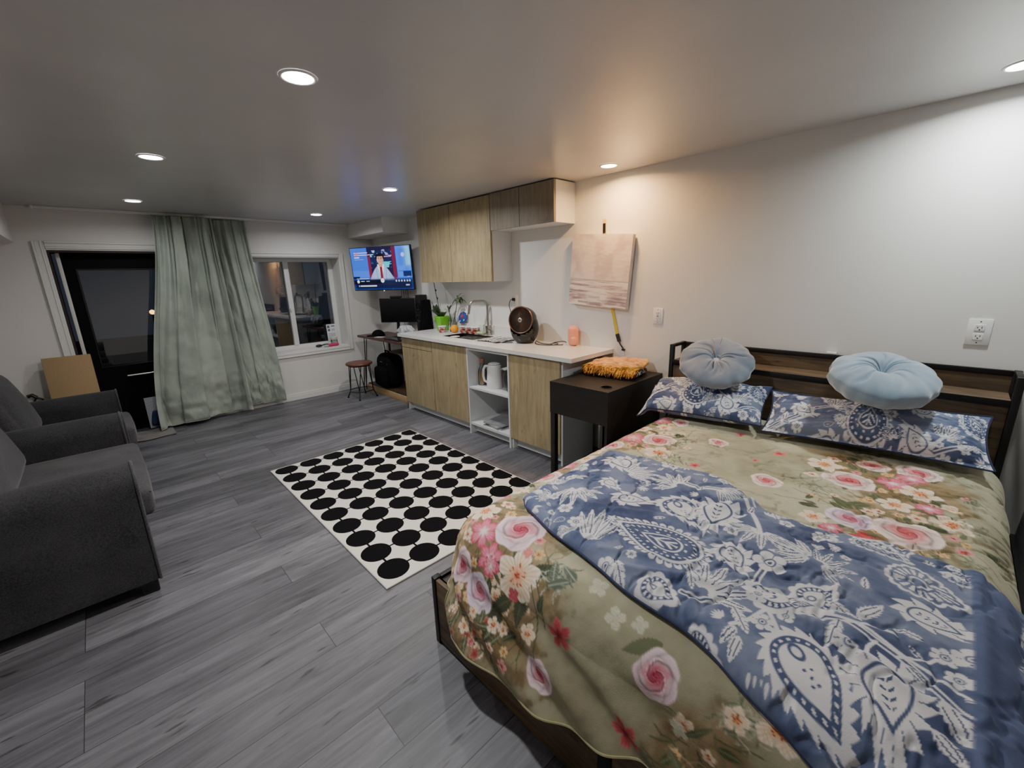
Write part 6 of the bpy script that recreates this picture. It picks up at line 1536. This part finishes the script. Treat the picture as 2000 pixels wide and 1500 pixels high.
    me.polygons.add(len(FF)); me.polygons.foreach_set('loop_start', (np.arange(len(FF)) * 4).astype(np.int32)); me.polygons.foreach_set('loop_total', np.full(len(FF), 4, np.int32)); me.update(calc_edges=True); me.validate()
    me.polygons.foreach_set('use_smooth', np.ones(len(me.polygons), bool))
    at = me.color_attributes.new('Col', 'FLOAT_COLOR', 'POINT'); c4 = np.ones((len(me_v), 4), np.float32); c4[:, :3] = s2l(np.clip(C, 0, 1)); at.data.foreach_set('color', c4.ravel())
    me.materials.append(duvet_m); link('pillow_cover', me, t)
    b = MB(); b.tube([tuple((sides[0][0][q, p] + sides[1][0][q, p]) / 2) for q, p in rim[::2]], .0042, 6, closed=True); b.build('edge_piping', M['navy'], t)
M['navy'] = plain('navy_piping', rgb(36, 42, 70), .85, 0, .1, 60)
def basis(p_fl, p_fr, p_back):
    """front-left, front-right corners and a back point -> centre frame"""
    a, b_, c = Vector(p_fl), Vector(p_fr), Vector(p_back); U = (b_ - a).normalized(); mid = (a + b_) / 2; Vd = c - mid; Vd = (Vd - U * Vd.dot(U)); h = Vd.length; Vd.normalize(); N = U.cross(Vd); return U, Vd, N, (b_ - a).length, h, mid
U, Vd, N, w_, h_, mid = basis((2.355, 1.345, .648), (2.452, .640, .655), (2.702, 1.02, .772))
def droop(X, Y, Z, k, l, s_):
    e = sm(-k, .62, 1.0); return X + .035 * e, Y - .02 * e, Z - .055 * e * e + .02 * sm(k, .7, 1) * sm(l, .3, 1)
pillow('blue paisley pillow at the nightstand side, drooping off the bed edge', tuple(mid + Vd * h_ / 2 + N * .034), U, Vd, N, w_ + .01, h_ + .02, .155, 4, droop)
U, Vd, N, w_, h_, mid = basis((2.440, .618, .648), (2.545, -.200, .648), (2.712, .18, .808))
def lift(X, Y, Z, k, l, s_): return X, Y, Z
pillow('blue paisley pillow with flat hemmed edges, the one farther from the nightstand', tuple(mid + Vd * h_ / 2 + N * .026), U, Vd, N, w_ + .02, h_ + .02, .150, 9, lift, .05)

# ------------------------------------------------------------ round tufted cushions on the headboard
def round_cushion(lab, c, nrm_, rad, th, seed, mat, but):
    m = Matrix.Translation(c) @ rot_to(nrm_); rg = np.random.default_rng(seed); nr_, nt = 46, 220; rows = []
    th_ = np.linspace(0, 2 * PI, nt, endpoint=False); creases = rg.uniform(0, 2 * PI, 13); dep = rg.uniform(.4, 1.0, 13); wid = rg.uniform(.05, .11, 13); ln = rg.uniform(.45, 1.0, 13)
    prof = [('t', q) for q in np.linspace(0.0, 1, 34)] + [('b', q) for q in np.linspace(1, 0, 14)[1:]]
    V = np.zeros((len(prof), nt, 3))
    rim_w = 1 + .018 * np.sin(9 * th_ + seed) + .012 * np.sin(17 * th_)
    for a, (sd, q) in enumerate(prof):
        body = math.sqrt(max(0, 1 - q ** 2.6)) if q < 1 else 0
        dim = 1 - .80 * math.exp(-(q / .17) ** 1.5)
        z = th / 2 * body ** .9 * (dim if sd == 't' else dim)
        zz = np.full(nt, z)
        if sd == 't':
            for cr_, dp, wd, l_ in zip(creases, dep, wid, ln):
                dth = (th_ - cr_ + PI + .25 * math.sin(q * 4 + cr_)) % (2 * PI) - PI
                zz -= dp * .014 * np.exp(-(dth / (wd * (.45 + .75 * q))) ** 2) * (math.sin(PI * min(1, q / l_ * .9 + .08)) if q < l_ else 0)
            zz += .005 * np.sin(5 * th_ + 3 * q) * q
        else: zz = -zz
        r_ = rad * q * (rim_w if q > .5 else 1 + (rim_w - 1) * q * 2)
        V[a] = np.stack([r_ * np.cos(th_), r_ * np.sin(th_), zz], -1)
    A = np.array(m); V = V @ A[:3, :3].T + A[:3, 3]
    t = thing('round_cushion', lab, 'cushion', tuple(c), 'round tufted cushions')
    Vc = np.concatenate([V, V[:, :1]], 1)
    o = grid_mesh('cushion_cover', Vc, len(prof), nt + 1, mat, t)
    bm = bmesh.new(); bm.from_mesh(o.data); bmesh.ops.remove_doubles(bm, verts=bm.verts, dist=1e-5); bmesh.ops.recalc_face_normals(bm, faces=bm.faces); bm.to_mesh(o.data); bm.free()
    o.data.polygons.foreach_set('use_smooth', np.ones(len(o.data.polygons), bool))
    b = MB(); b.lathe([(0, .014), (.012, .0125), (.019, .008), (.0205, .002), (.018, -.004)], (0, 0, 0), 28, m @ Matrix.Translation((0, 0, th / 2 * .24))); b.build('tuft_button', but, t)
round_cushion('dusty blue round tufted cushion leaning on the headboard near its open shelf end', (2.602, .955, .962), (-.50, -.20, .84), .204, .12, 3, M['velvet_dim'], plain('pale_button', rgb(178, 188, 198), .8, 0, .05, 40))
round_cushion('light blue round tufted cushion lying on the pillow in front of the headboard', (2.610, .200, .975), (-.32, -.12, .94), .207, .155, 12, M['velvet'], plain('blue_button', rgb(146, 162, 178), .8, 0, .05, 40))
# grey cloth hanging beside the headboard at the photo edge
V = np.zeros((40, 60, 3)); u = np.linspace(0, 1, 40)[:, None]; v = np.linspace(0, 1, 60)[None, :]
V[..., 0] = 2.80 + .13 * u + .0 * v; V[..., 1] = -.385 - .03 * np.sin(9 * u + 2 * v) ; V[..., 2] = .02 + .82 * (1 - v) + .02 * u
o = grid_mesh('grey_blanket', V, 40, 60, fabric('grey_blanket_cloth', rgb(92, 92, 96), rgb(126, 126, 130), 200)); md = o.modifiers.new('th', 'SOLIDIFY'); md.thickness = .02
tag(o, 'grey blanket cloth hanging beside the far bed post, at the photo edge', 'blanket')
b = MB(); b.box(2.938, 2.956, .435, .48, 1.0165, 1.03, .003); tag(b.build('white_charger', M['white']), 'small white plug adapter on the headboard top rail behind the light blue cushion', 'adapter')
